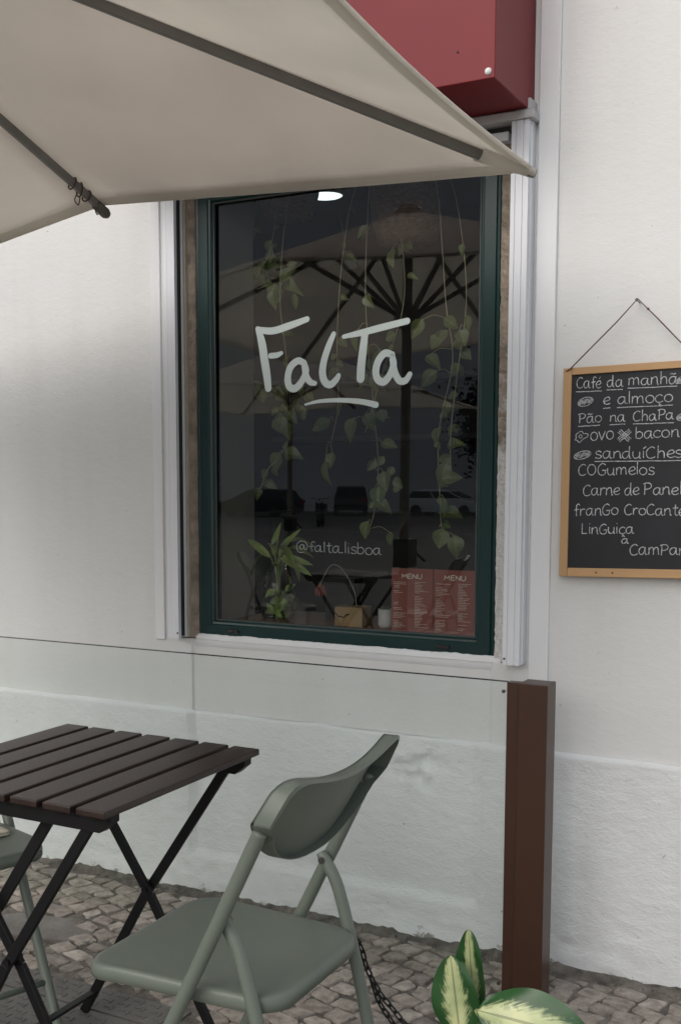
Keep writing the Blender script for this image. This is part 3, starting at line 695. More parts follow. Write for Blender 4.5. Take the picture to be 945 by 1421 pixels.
# interior shell
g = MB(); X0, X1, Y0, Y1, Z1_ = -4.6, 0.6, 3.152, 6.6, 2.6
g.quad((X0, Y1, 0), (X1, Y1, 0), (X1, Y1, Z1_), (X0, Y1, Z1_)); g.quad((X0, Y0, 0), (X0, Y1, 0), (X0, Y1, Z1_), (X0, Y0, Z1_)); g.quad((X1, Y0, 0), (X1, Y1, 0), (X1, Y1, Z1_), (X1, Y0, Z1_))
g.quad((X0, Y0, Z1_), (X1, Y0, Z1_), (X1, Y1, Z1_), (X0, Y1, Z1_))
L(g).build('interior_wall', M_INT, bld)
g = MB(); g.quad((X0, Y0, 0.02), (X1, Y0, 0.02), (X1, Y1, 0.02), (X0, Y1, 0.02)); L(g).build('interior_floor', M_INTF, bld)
g = MB()
g.quad((-1.867, 2.951, 0.83), (-1.867, 3.151, 0.83), (-1.867, 3.151, 2.22), (-1.867, 2.951, 2.22)); g.quad((-1.042, 2.951, 0.83), (-1.042, 3.151, 0.83), (-1.042, 3.151, 2.22), (-1.042, 2.951, 2.22))
g.quad((-1.867, 2.951, 2.22), (-1.042, 2.951, 2.22), (-1.042, 3.151, 2.22), (-1.867, 3.151, 2.22))
g.quad((-1.867, 3.151, 0.0), (-1.985, 3.152, 0.0), (-1.985, 3.152, 2.2), (-1.867, 3.151, 2.2)); g.quad((-1.042, 3.151, 0.0), (-0.92, 3.152, 0.0), (-0.92, 3.152, 2.2), (-1.042, 3.151, 2.2))
L(g).build('window_reveal', M_JAMB, bld)
g = MB(); g.box(-1.866, -1.043, 2.952, 3.30, 0.828, 0.852); L(g).build('window_shelf', M_WOOD, bld, bevel=0.002)
g = MB(); g.box(-3.2, -1.2, 5.6, 6.2, 0.02, 1.05); g.box(-3.3, -1.1, 5.55, 6.25, 1.052, 1.09); L(g).build('counter', M_INTF, bld)
g = MB()
for z in (1.5, 1.85): g.box(-3.6, -1.0, 6.3, 6.597, z, z + 0.03)
L(g).build('back_shelf', M_INTF, bld)

# ------------------------------------------------------------------ things inside
M_LAMP = bpy.data.materials.new('lit_diffuser'); M_LAMP.use_nodes = True
b = M_LAMP.node_tree.nodes['Principled BSDF']; b.inputs['Emission Color'].default_value = (0.86, 1.0, 0.95, 1); b.inputs['Emission Strength'].default_value = 1.25; b.inputs['Base Color'].default_value = (.8, .8, .8, 1)
cl = empty('ceiling_light', (-2.51, 4.90, 2.6), label='round white ceiling light glowing behind the top of the shop window', cat='ceiling light')
g = MB(); g.lathe([(0.078, 0.0), (0.078, -0.012), (0.07, -0.018), (0.0, -0.019)], 32); g.build('diffuser', M_LAMP, cl, smooth=False)
g = MB(); g.lathe([(0.088, -0.0005), (0.088, -0.012), (0.0785, -0.014), (0.0785, -0.0005)], 32); g.build('rim', M_CERAM, cl)
sp = empty('spotlight', (-2.62, 5.35, 2.42), label='small bright ceiling spotlight deeper inside the shop below the round light', cat='ceiling light')
g = MB(); g.lathe([(0.0, 0.0), (0.028, 0.0), (0.04, -0.045), (0.046, -0.085)], 20); g.lathe([(0.006, 0.18), (0.006, 0.0)], 8); g.build('shade', M_SCREW, sp)
g = MB(); g.lathe([(0.0, -0.074), (0.04, -0.076)], 20); g.build('bulb', M_LAMP, sp)
sp.rotation_euler = (R_(25), 0, 0)

def add_leaf(g, base, d, nrm, ln, wd, fold=0.25, droop=0.25, heart=True, n=7, mcols=3):
    """one leaf blade with midrib fold and droop; stores rim / along attributes"""
    d = Vector(d).normalized(); nrm = Vector(nrm); side = d.cross(nrm)
    if side.length < 1e-5: side = d.orthogonal()
    side.normalize(); nrm = side.cross(d).normalized(); base = Vector(base)
    rim = g.a.setdefault('rim', []); al = g.a.setdefault('along', [])
    vs = []; C = 2 * mcols + 1
    for i in range(n + 1):
        t = i / n
        if heart: wv = (math.sin(math.pi * min(1, t * 1.0) ** 0.62) ** 0.9) if 0 < t < 1 else 0.0
        else: wv = math.sin(math.pi * t ** 0.92) ** 0.62 if 0 < t < 1 else 0.0
        back = 0.10 * ln * max(0, 1 - t * 5) if heart else 0
        for k in range(C):
            s = (k - mcols) / mcols
            p = base + d * (t * ln - back * abs(s)) + side * (s * wv * wd / 2) + nrm * (abs(s) * wv * wd / 2 * fold - droop * ln * t * t + 0.02 * ln * math.sin(9 * t + 3 * s) * abs(s))
            vs.append(p); rim.append(abs(s)); al.append(t)
    fs = [(i * C + k, i * C + k + 1, (i + 1) * C + k + 1, (i + 1) * C + k) for i in range(n) for k in range(C - 1)]
    g.add(vs, fs)

# hanging vines: two hanging pots at the head of the window
VINES = [[(-1.79, 2.2), (-1.8049, 1.9921), (-1.8387, 1.9365), (-1.8651, 1.8774), (-1.8131, 1.8841)], [(-1.86, 2.2), (-1.872, 2.0), (-1.885, 1.8165), (-1.8966, 1.6376), (-1.8856, 1.5803)], [(-1.75, 2.2), (-1.765, 2.02), (-1.7723, 1.8264), (-1.7676, 1.7169), (-1.7555, 1.5182), (-1.7481, 1.4293)], [(-1.7481, 1.4293), (-1.7819, 1.3517), (-1.816, 1.3182), (-1.848, 1.2456)], [(-1.50, 2.19), (-1.55, 2.10), (-1.57, 1.9), (-1.5758, 1.6841), (-1.5852, 1.5126), (-1.6121, 1.4003)], [(-1.47, 2.2), (-1.49, 2.1), (-1.4854, 1.805), (-1.4602, 1.5085), (-1.4544, 1.3377), (-1.4584, 1.2084), (-1.4747, 1.1169)], [(-1.30, 2.2), (-1.26, 2.1), (-1.2419, 1.7868), (-1.2113, 1.6228), (-1.2461, 1.4189), (-1.2528, 1.2314), (-1.247, 1.1221)], [(-1.28, 2.19), (-1.21, 2.1), (-1.1807, 1.8214), (-1.1954, 1.5813), (-1.2085, 1.4181), (-1.2135, 1.2941)], [(-1.41, 2.18), (-1.385, 2.0), (-1.3694, 1.7963), (-1.4255, 1.5917), (-1.4954, 1.4241)]]
LEAVES = [(-1.8589, 1.915, 0.047, -60), (-1.7537, 1.9145, 0.044, 40), (-1.8071, 1.9409, 0.047, 0), (-1.8697, 1.872, 0.047, -100), (-1.7236, 1.8646, 0.047, -70), (-1.8069, 1.9798, 0.044, 90), (-1.9, 1.6149, 0.047, -150), (-1.8862, 1.5744, 0.047, -20), (-1.8698, 1.5532, 0.036, 0), (-1.8404, 1.5473, 0.055, -70), (-1.7677, 1.5512, 0.047, -90), (-1.7373, 1.484, 0.055, -40), (-1.7784, 1.4697, 0.04, -160), (-1.7502, 1.4291, 0.047, -90), (-1.7945, 1.336, 0.051, -120), (-1.7274, 1.3621, 0.044, -10), (-1.6367, 1.4485, 0.055, -160), (-1.5995, 1.3388, 0.04, -100), (-1.6192, 1.3039, 0.055, -90), (-1.5338, 1.4353, 0.051, -110), (-1.4647, 1.4529, 0.047, -60), (-1.3962, 1.3858, 0.047, -10), (-1.4639, 1.3205, 0.036, -120), (-1.4188, 1.2733, 0.051, -80), (-1.4231, 1.209, 0.044, -30), (-1.4397, 1.2304, 0.047, -90), (-1.482, 1.1259, 0.047, -110), (-1.3988, 1.1019, 0.036, -90), (-1.2553, 1.4023, 0.051, -110), (-1.1933, 1.3888, 0.047, 15), (-1.2318, 1.2942, 0.055, -100), (-1.203, 1.29, 0.044, 10), (-1.2283, 1.1942, 0.044, -100), (-1.1949, 1.1863, 0.051, -5), (-1.2383, 1.1018, 0.055, -95), (-1.1891, 1.0821, 0.058, -80), (-1.2841, 1.5743, 0.047, -140), (-1.2624, 1.6245, 0.044, -30), (-1.4445, 1.6338, 0.051, -100), (-1.4003, 1.9206, 0.051, -90), (-1.4689, 1.8025, 0.044, -60), (-1.5156, 1.7008, 0.047, -100), (-1.1757, 1.6805, 0.044, -60), (-1.3192, 1.7198, 0.044, -120), (-1.5998, 1.5988, 0.044, -150)]
rnd = random.Random(11)
def hanging(loc, strands, leafsel, prof, ropes, label):
    t = empty('hanging_plant', loc, label=label, cat='plant')
    o = Vector(loc)
    g = MB(); g.lathe(prof, 28); g.build('pot', M_WICK, t, smooth=True)
    g = MB(); rr = max(p[0] for p in prof)
    for k in range(3):
        a = 2 * math.pi * k / 3 + 0.5
        g.tube([(rr * math.cos(a), rr * math.sin(a), prof[-2][1]), (0, 0, ropes)], 0.003, 6)
    g.build('rope', M_CORD, t)
    g = MB(); lf = MB()
    for s in strands:
        P = spline([(x, 3.17 + 0.02 * math.sin(9 * z + x * 7), z) for x, z in s], 7)
        g.tube([p - o for p in P], 0.0016, 5)
        for k in range(8):                        # extra small leaves along each strand
            p = P[int(rnd.uniform(0.15, 0.98) * (len(P) - 1))]
            a = R_(rnd.uniform(-170, -10)); 
            add_leaf(lf, p - o + Vector((0, rnd.uniform(-.01, .03), 0)), (math.cos(a), rnd.uniform(-.4, .4), math.sin(a)), (rnd.uniform(-.5, .5), -1, rnd.uniform(-.2, .5)), rnd.uniform(.018, .045), rnd.uniform(.016, .034), fold=rnd.uniform(.05, .6), droop=rnd.uniform(.0, .6))
    for cx_, cz_, nn_ in ((-1.80, 1.91, 16), (-1.77, 1.51, 12)) if loc[0] < -1.6 else ((-1.44, 1.62, 7), (-1.23, 1.70, 7), (-1.42, 1.28, 5)):
        for k in range(nn_):
            a = rnd.uniform(-2.9, 0.3)
            add_leaf(lf, Vector((cx_ + rnd.gauss(0, .035), 3.17 + rnd.uniform(-.02, .04), cz_ + rnd.gauss(0, .045))) - o, (math.cos(a), rnd.uniform(-.5, .5), math.sin(a)), (rnd.uniform(-.8, .8), -1, rnd.uniform(-.3, .8)), rnd.uniform(.03, .055), rnd.uniform(.02, .04), fold=rnd.uniform(.05, .6), droop=rnd.uniform(.0, .6))
    for i in leafsel:
        x, z, s, ang = LEAVES[i]; a = R_(ang)
        s *= 1.25
        d = Vector((math.cos(a), rnd.uniform(-.35, .1), math.sin(a)))
        ctr = Vector((x, 3.155, z)); base = ctr - d.normalized() * s * 0.5
        add_leaf(lf, base - o, d, (rnd.uniform(-.8, .8), -1, rnd.uniform(-.3, .8)), s * rnd.uniform(.8, 1.1), s * rnd.uniform(.62, .84), fold=rnd.uniform(.05, .55), droop=rnd.uniform(.05, .6))
        near = min((q for st in strands for q in spline([(xx, 3.17, zz) for xx, zz in st], 5)), key=lambda q: (q - base).length)
        if (near - base).length < 0.2:
            mid = (near + base) / 2 + Vector((0, 0, 0.012)); g.tube([p - o for p in spline([near, mid, base], 4)], 0.0010, 4)
    g.build('vine', M_VINE, t, smooth=True); lf.build('foliage', M_POTHOS, t, smooth=True, fix=False)
hanging((-1.80, 3.26, 2.10), VINES[:4], range(0, 16), [(0.0, 0.0), (0.075, 0.0), (0.095, 0.07), (0.10, 0.13), (0.092, 0.13), (0.088, 0.10), (0.0, 0.10)], 0.5, 'trailing green vine hanging from a pot at the left of the shop window')
hanging((-1.40, 3.27, 1.985), VINES[4:], range(16, 45), [(0.0, 0.0), (0.085, 0.0), (0.105, 0.06), (0.115, 0.16), (0.11, 0.21), (0.102, 0.21), (0.10, 0.17), (0.0, 0.17)], 0.6, 'trailing vines hanging from a brown woven pot in the middle of the shop window')

ld = bpy.data.lights.new('ceiling_light_glow', 'AREA'); ld.shape = 'DISK'; ld.size = 0.15; ld.energy = 1.6; ld.color = (0.93, 1.0, 0.95)
lo = bpy.data.objects.new('ceiling_light_glow', ld); COL.objects.link(lo); lo.parent = cl; lo.location = (0, 0, -0.022)
# jar with a leafy plant
jr = empty('jar_plant', (-1.752, 3.10, 0.852), label='leafy green plant standing in a glass jar at the left end of the window shelf', cat='plant')
g = MB(); g.lathe([(0.0, 0.003), (0.045, 0.003), (0.052, 0.012), (0.054, 0.10), (0.046, 0.135), (0.035, 0.15), (0.037, 0.172), (0.034, 0.172), (0.032, 0.152)], 28); g.build('jar', M_JAR, jr, smooth=True)
g = MB(); lf = MB()
rnd = random.Random(21)
for k in range(9):
    a = rnd.uniform(0, 6.28); top = Vector((0.03 * math.cos(a), 0.03 * math.sin(a), rnd.uniform(.20, .25)))
    g.tube(spline([(0.015 * math.cos(a + 1), 0.015 * math.sin(a + 1), 0.012), (0.006 * math.cos(a), 0.006 * math.sin(a), 0.12), tuple(top)], 5), 0.0022, 5)
    out = Vector((math.cos(a), math.sin(a) * 0.6, rnd.uniform(-.2, .7)))
    add_leaf(lf, top, out, (0, -0.3, 1), rnd.uniform(.07, .11), rnd.uniform(.020, .030), fold=.35, droop=.75, heart=False)
for dx_, dz_ in ((0.09, 0.15), (0.07, 0.18), (-0.06, 0.23), (0.0, 0.29), (0.05, 0.28)):
    st = Vector((dx_ * 0.25, -0.02, 0.19)); g.tube(spline([(0, 0, 0.03), (0, -0.01, 0.14), tuple(st)], 4), 0.002, 5)
    add_leaf(lf, st, (dx_, -0.03, dz_ - 0.19 + 0.02), (0, -1, 0.6), .095, .024, fold=.35, droop=.65, heart=False)
for k in range(26):
    add_leaf(lf, (rnd.uniform(-.035, .035), rnd.uniform(-.035, .035), rnd.uniform(.01, .09)), (rnd.uniform(-1, 1), rnd.uniform(-1, 1), rnd.uniform(-1, 1)), (0, -1, .2), .035, .022, droop=.2)
g.build('stem', M_STEM, jr, smooth=True); lf.build('foliage', mat('bright_leaf', (0.30, 0.42, 0.11), 0.45, var=0.3, vscale=20), jr, smooth=True, fix=False)

# wooden box with wire loop
wb = empty('wooden_box', (-1.468, 3.05, 0.852), label='small pale wooden box with a bent wire loop on the window shelf', cat='box')
g = MB(); g.box(-0.045, 0.045, -0.035, 0.035, 0, 0.058); g.build('body', M_BOXW, wb, bevel=0.002)
g = MB(); g.tube([(-0.045 + 0.006 * k, -0.0365, 0.040 - 0.012 * math.sin(k / 8.0 * math.pi) + 0.003 * math.sin(k * 2.2)) for k in range(9)], 0.0018, 5); g.build('chain_trim', M_BLACK, wb)
g = MB(); g.tube(spline([(0.01, 0.0, 0.058), (0.0, 0, 0.11), (-0.04, 0, 0.168), (-0.075, 0, 0.176), (-0.105, 0, 0.13), (-0.115, 0, 0.105)], 8), 0.0016, 6); g.build('wire_loop', mat('wire_grey', (0.33, 0.31, 0.29), 0.5), wb, smooth=True)
lf = MB()
for k in range(4): add_leaf(lf, (-0.115 + 0.004 * k, 0, 0.115), (-.3 + .25 * k, -.2, -1), (0, -1, 0), .036, .014, droop=.1)
lf.build('dried_flower', mat('dusty_pink', (0.22, 0.075, 0.07), 0.8), wb, smooth=True, fix=False)
bag = empty('black_canister', (-1.555, 3.16, 0.852), label='black box standing behind the wooden box on the window shelf', cat='box')
g = MB(); g.box(-0.05, 0.05, -0.03, 0.03, 0, 0.115); g.build('body', M_BLACK, bag, bevel=0.004)
g = MB(); g.box(-0.052, 0.052, -0.032, 0.032, 0.1155, 0.130); g.build('lid', M_BLACK, bag, bevel=0.003)
pt = empty('potted_cactus', (-1.365, 3.05, 0.852), label='tiny cactus in a white ceramic cup beside the red menus', cat='plant')
g = MB(); g.lathe([(0.0, 0.0), (0.014, 0.001), (0.018, 0.008), (0.0185, 0.048), (0.0165, 0.048), (0.016, 0.042), (0.0, 0.042)], 24); g.xf(Matrix.Scale(1.15, 4)); g.build('cup', M_CERAM, pt, smooth=True)
g = MB()
for k in range(7):
    a = k * 0.9; r = 0.008 if k else 0
    g.lathe([(0.0, 0.0), (0.0065, 0.003), (0.007, 0.009), (0.004, 0.015), (0.0, 0.0165)], 10, (r * math.cos(a), r * math.sin(a), 0.047 + 0.003 * (k % 2)))
g.build('cactus', mat('grey_green_cactus', (0.10, 0.13, 0.10), 0.8, bump=1.0, bscale=300), pt, smooth=True)
# two menu cards standing against the glass
for j, (xa, xb, lab) in enumerate(((-1.308, -1.183, 'brick red menu card against the glass, left one of the pair'), (-1.181, -1.055, 'brick red menu card in the right corner of the window'))):
    mn = empty('menu_card', ((xa + xb) / 2, 2.967, 0.852), label=lab, cat='menu', group='menu cards standing in the window')
    hw = (xb - xa) / 2
    g = MB(); g.box(-hw, hw, -0.0011, 0.0011, 0.0, 0.184); g.build('card', M_MENU, mn)
    g = MB(); rr = random.Random(j + 2)
    write(g, 'MENU', -0.032, 0.030, 0.156, 0.1565, 0.0085, lambda x, z: (x, -0.0018, z), 0.0017, rr, 4)
    for cx, z0 in ((-hw + 0.006, 0.144), (0.008, 0.146)):
        z = z0
        while z > 0.016:
            if rr.random() < 0.13: z -= 0.006; continue
            ln = rr.uniform(0.012, 0.030) if rr.random() < 0.85 else rr.uniform(0.032, 0.044)
            x = cx; e = cx + ln
            while x < e:
                q = min(e, x + rr.uniform(0.003, 0.008)); g.box(x, q, -0.0018, -0.0012, z, z + 0.0011); x = q + 0.0011
            z -= rr.choice((0.0042, 0.0042, 0.0048))
    g.build('print', M_INK, mn)

# ------------------------------------------------------------------ chalkboard
cb = empty('chalkboard', (-0.64, 2.895, 1.04), label='black chalkboard menu in a pale wooden frame hanging on the white wall', cat='chalkboard')
CO = Vector((-0.64, 2.895, 1.04))
def CB(mb): mb.v = [(x - CO.x, y - CO.y, z - CO.z) for x, y, z in mb.v]; return mb
bx0, bx1, bz0, bz1 = -0.8055, -0.462, 1.0405, 1.559
sh = 0.020       # board hangs a touch higher on the right
def tiltz(x, z): return z + (x - bx0) * sh
def bar4(g, x0, x1, z0, z1, y0, y1):
    vs = []
    for y in (y0, y1):
        for x, z in ((x0, z0), (x1, z0), (x1, z1), (x0, z1)): vs.append((x, y, tiltz(x, z)))
    g.add(vs, [(0, 1, 2, 3), (7, 6, 5, 4), (0, 4, 5, 1), (1, 5, 6, 2), (2, 6, 7, 3), (3, 7, 4, 0)])
g = MB(); fwid = 0.0205

for xa_, xb_ in ((bx0, bx0 + fwid), (bx1 - fwid, bx1)):
    g = MB(); bar4(g, xa_, xb_, bz0, bz1, 2.868, 2.892); CB(g).build('frame_stile', M_PINE, cb, bevel=0.0015)
M_PINEH = mat('pale_pine_rail', (0.46, 0.28, 0.135), 0.55, var=0.22, vscale=12, bump=0.05, bscale=80, stretch=(0.12, 1, 1))
for za_, zb_ in ((bz1 - 0.0175, bz1), (bz0, bz0 + 0.0215)):
    g = MB(); bar4(g, bx0 + fwid + 0.0004, bx1 - fwid - 0.0004, za_, zb_, 2.868, 2.892); CB(g).build('frame_rail', M_PINEH, cb, bevel=0.0015)
g = MB(); bar4(g, bx0 + 0.015, bx1 - 0.015, bz0 + 0.015, bz1 - 0.012, 2.8735, 2.888); CB(g).build('board', M_CHALKB, cb)
M_KNOT = mat('dark_knot', (0.10, 0.05, 0.02), 0.8)
for x, z in ((-0.712, 1.0515), (-0.672, 1.0515)):
    g = MB(); g.tube([(x, 2.8688, tiltz(x, z)), (x, 2.8672, tiltz(x, z))], 0.0026, 8); CB(g).build('knot', M_KNOT, cb)
WORDS = [('Café', (-0.7733, 1.5064), (-0.7131, 1.5067), 0.0199), ('da', (-0.6991, 1.5072), (-0.6617, 1.5067), 0.0180), ('manhã', (-0.6491, 1.5088), (-0.5339, 1.5087), 0.0193), ('e', (-0.7068, 1.4652), (-0.6903, 1.4652), 0.0200),
  ('almoço', (-0.6738, 1.4652), (-0.5438, 1.466), 0.0195), ('Pão', (-0.7664, 1.4211), (-0.7098, 1.4228), 0.0178), ('na', (-0.6902, 1.4234), (-0.6533, 1.4235), 0.0175), ('ChaPa', (-0.634, 1.423), (-0.5395, 1.4247), 0.0174),
  ('ovo', (-0.7364, 1.3791), (-0.6802, 1.3797), 0.0230), ('bacon', (-0.6292, 1.3809), (-0.5264, 1.3831), 0.0195), ('sanduíChes', (-0.7242, 1.3335), (-0.518, 1.3336), 0.0195), ('COGumelos', (-0.7643, 1.2927), (-0.5814, 1.2943), 0.0205),
  ('Carne', (-0.7509, 1.2419), (-0.661, 1.2446), 0.0201), ('de', (-0.6497, 1.2441), (-0.6151, 1.2454), 0.0190), ('Panela', (-0.605, 1.2449), (-0.4934, 1.2466), 0.0196), ('franGo', (-0.7726, 1.1917), (-0.6633, 1.196), 0.0192),
  ('CroCante', (-0.6494, 1.1957), (-0.5066, 1.1957), 0.0190), ('LinGuiça', (-0.7527, 1.1462), (-0.625, 1.1502), 0.0190), ('à', (-0.6535, 1.1244), (-0.6366, 1.1254), 0.0136), ('CamPan', (-0.6337, 1.0977), (-0.4985, 1.1018), 0.0199)]
ULINES = [((-0.7748, 1.5023), (-0.7109, 1.5025)), ((-0.6991, 1.5041), (-0.6606, 1.5041)), ((-0.649, 1.5062), (-0.5338, 1.5067)), ((-0.7067, 1.46), (-0.6891, 1.4605)), ((-0.6737, 1.461), (-0.5422, 1.4624)), ((-0.7674, 1.4174), (-0.7134, 1.4193)), ((-0.6901, 1.4198), (-0.6522, 1.4204)), ((-0.6339, 1.4199), (-0.5384, 1.4211)), ((-0.7241, 1.3303), (-0.5179, 1.3311))]
g = MB(); rnd = random.Random(8); YB = 2.8733
pl = lambda x, z: (x, YB, z)
CR = 0.00125
for s, a, b, xh in WORDS:
    dz = 0.002
    k = 0.88 if s not in ('ovo', 'e') else 0.9
    write(g, s, a[0], b[0], a[1] + dz, b[1] + dz, xh * k, pl, CR, rnd, 5)
for a, b in ULINES:
    n_ = 9; g.tube([(lerp(a[0], b[0], t / n_), YB, lerp(a[1], b[1], t / n_) - 0.002 + rnd.uniform(-.0005, .0005)) for t in range(n_ + 1)], CR * 0.9, 5)
def sandwich(cx, cz, rx, rz):
    g.tube([pl(cx + p[0], cz + p[1] + p[0] * 0.2) for p in circ(0, 0, rx, rz, n=20)], CR * .8, 5)
    for k in (-.35, .0, .3): g.tube([pl(cx + rx * t, cz + k * rz + rz * .18 * math.sin(9 * t) + rx * t * 0.2) for t in [-.85 + 1.7 * i / 10 for i in range(11)]], CR * .75, 5)
    for k in range(5): g.tube([pl(cx + rx * (-.5 + .25 * k), cz + rz * .5 + rx * (-.5 + .25 * k) * .2), pl(cx + rx * (-.42 + .25 * k), cz + rz * .62 + rx * (-.5 + .25 * k) * .2)], CR * .8, 4)
sandwich(-0.7504, 1.4755, 0.0185, 0.0105); sandwich(-0.7545, 1.3445, 0.021, 0.0095)
egg = [(0.014 * (1 + .28 * math.sin(3 * a + 1)) * math.cos(a), 0.0105 * (1 + .3 * math.sin(4 * a)) * math.sin(a)) for a in [2 * math.pi * k / 24 for k in range(25)]]
g.tube([pl(-0.7604 + x + z * .5, 1.3895 + z * 1.1) for x, z in egg], CR * .8, 5); g.tube([pl(-0.7604 + x, 1.3905 + z) for x, z in circ(0, 0, .004, .004)], CR * .8, 5)
for sg in (-1, 1):
    for off in (-.0035, 0, .0035):
        g.tube([pl(-0.6534 + 0.0135 * t - off * sg * .8, 1.391 + sg * 0.0115 * t + off + 0.0012 * math.sin(7 * t)) for t in [-1 + .25 * k for k in range(9)]], CR * .8, 5)
for cx, cz in ((-0.521, 1.4318), (-0.523, 1.5193)):
    sandwich(cx, cz, 0.0115, 0.0075)
g.tube([pl(-0.5195, 1.472), pl(-0.519, 1.487)], CR, 5)
CB(g).build('chalk_writing', M_CHALK, cb)
# twine over a nail, tied to the frame corners
g = MB(); nail = Vector((-0.6315, 2.874, 1.713)); pa = Vector((-0.789, 2.8655, 1.5555)); pb = Vector((-0.478, 2.8655, 1.5615))
pts = [pa + Vector((-0.018, .012, -0.006)), pa + Vector((-0.006, 0, -0.003)), pa, pa.lerp(nail, .33) + Vector((-.001, 0, -.0015)), pa.lerp(nail, .7) + Vector((0.0005, 0, -.001)), nail + Vector((0, 0, .003)), nail.lerp(pb, .3) + Vector((.001, 0, .0)), nail.lerp(pb, .66) + Vector((-.002, 0, -.002)), pb]
g.tube(pts, 0.0017, 6); g.lathe([(0.0, -.004), (.004, 0), (0, .004)], 8, (-0.606, 2.873, 1.690))
CB(g).build('twine', M_CORD, cb, smooth=True)
g = MB(); g.tube([(-0.6315, 2.864, 1.712), (-0.6315, 2.902, 1.709)], 0.0016, 8); g.tube([(-0.6315, 2.8645, 1.712), (-0.6315, 2.8625, 1.712)], 0.004, 10); CB(g).build('nail', M_SCREW, cb)

# ------------------------------------------------------------------ glass windscreen and brown post
ws = empty('glass_windscreen', (-0.80, 2.66, 0), label='low clear glass windscreen with a brown square end post before the wall', cat='windscreen')
WO = Vector((-0.80, 2.66, 0))
def WS(mb): mb.v = [(x - WO.x, y - WO.y, z - WO.z) for x, y, z in mb.v]; return mb
g = MB(); g.box(-0.833, -0.7615, 2.640, 2.711, 0.0, 0.7995); WS(g).build('post', M_BROWN, ws, bevel=0.0025)
g = MB(); g.box(-0.8685, -0.8335, 2.662, 2.690, 0.0, 0.796); WS(g).build('clamp_channel', M_BROWN, ws, bevel=0.0015)
g = MB(); g.box(-4.9, -0.8690, 2.667, 2.675, -0.02, 0.795); WS(g).build('glass_pane', M_SCREEN, ws)
g = MB(); g.box(-4.9, -0.8690, 2.6665, 2.6755, 0.7952, 0.7972); WS(g).build('glass_edge', mat('dark_glass_edge', (0.035, 0.045, 0.042), 0.25), ws)
for z in (0.772, 0.03):
    g = MB(); g.tube([(-0.877, 2.6665, z), (-0.877, 2.662, z)], 0.0045, 12); WS(g).build('bolt', M_SCREW, ws)

# ------------------------------------------------------------------ bistro table
TX, TY = -1.522, 1.855
def make_table():
    t = empty('bistro_table', (TX, TY, 0), label='dark brown slatted bistro table on crossed black steel legs beside the green chair', cat='table')
    for i in range(7):
        x = -0.2375 + i * 0.0792 - 0.0
        g = MB(); 
        bow = 0.0
        g.box(x - 0.033, x + 0.033, -0.274, 0.274, 0.6855, 0.70); g.build('slat', M_SLAT, t, bevel=0.003, seg=2)
    for y in (-0.235, 0.235):
        g = MB(); p = [(-0.264, 0.685), (0.264, 0.685), (0.264, 0.671), (0.238, 0.650), (-0.238, 0.650), (-0.264, 0.671)]
        g.prism(p, 'y', y - 0.014, y + 0.014); g.build('rail', M_TBLK, t, bevel=0.001)
    def leg(y, sgn):
        g = MB(); cz = 0.352
        pts = [(sgn * 0.212, y, 0.664), (sgn * 0.004, y, cz + 0.006), (-sgn * 0.010, y, cz - 0.012), (-sgn * 0.206, y, 0.0)]
        g.bar(pts[0], pts[1], 0.012, 0.027, (0, 1, 0)) if False else None
        wv = 0.0125
        for a, b in ((pts[0], pts[1]), (pts[1], pts[2]), (pts[2], pts[3])):
            g.bar(a, b, 0.0215, 0.012, (0, 1, 0))
        return g
    for y, yi in ((-0.235, -0.217), (0.235, 0.217)):
        leg(y, 1).build('leg', M_TBLK, t, bevel=0.0015)
        leg(yi, -1).build('leg', M_TBLK, t, bevel=0.0015)
        g = MB(); g.tube([(0, y - 0.012, 0.352), (0, yi + 0.012, 0.352)] if y < 0 else [(0, yi - 0.012, 0.352), (0, y + 0.012, 0.352)], 0.007, 12); g.build('pivot', M_TBLK, t)
    for sgn, yy in ((-1, 0.235), (1, 0.217)):
        g = MB(); g.bar((sgn * 0.172, -yy, 0.058), (sgn * 0.172, yy, 0.058), 0.018, 0.007); g.build('stretcher', M_TBLK, t)
    g = MB(); g.bar((0.075, -0.165, 0.665), (-0.075, -0.185, 0.43), 0.024, 0.008, (0, 1, 0)); g.bar((-0.075, -0.185, 0.43), (-0.20, -0.20, 0.26), 0.024, 0.008, (0.25, 1, 0)); g.build('brace', M_TBLK, t, bevel=0.001)
    return t
table = make_table()

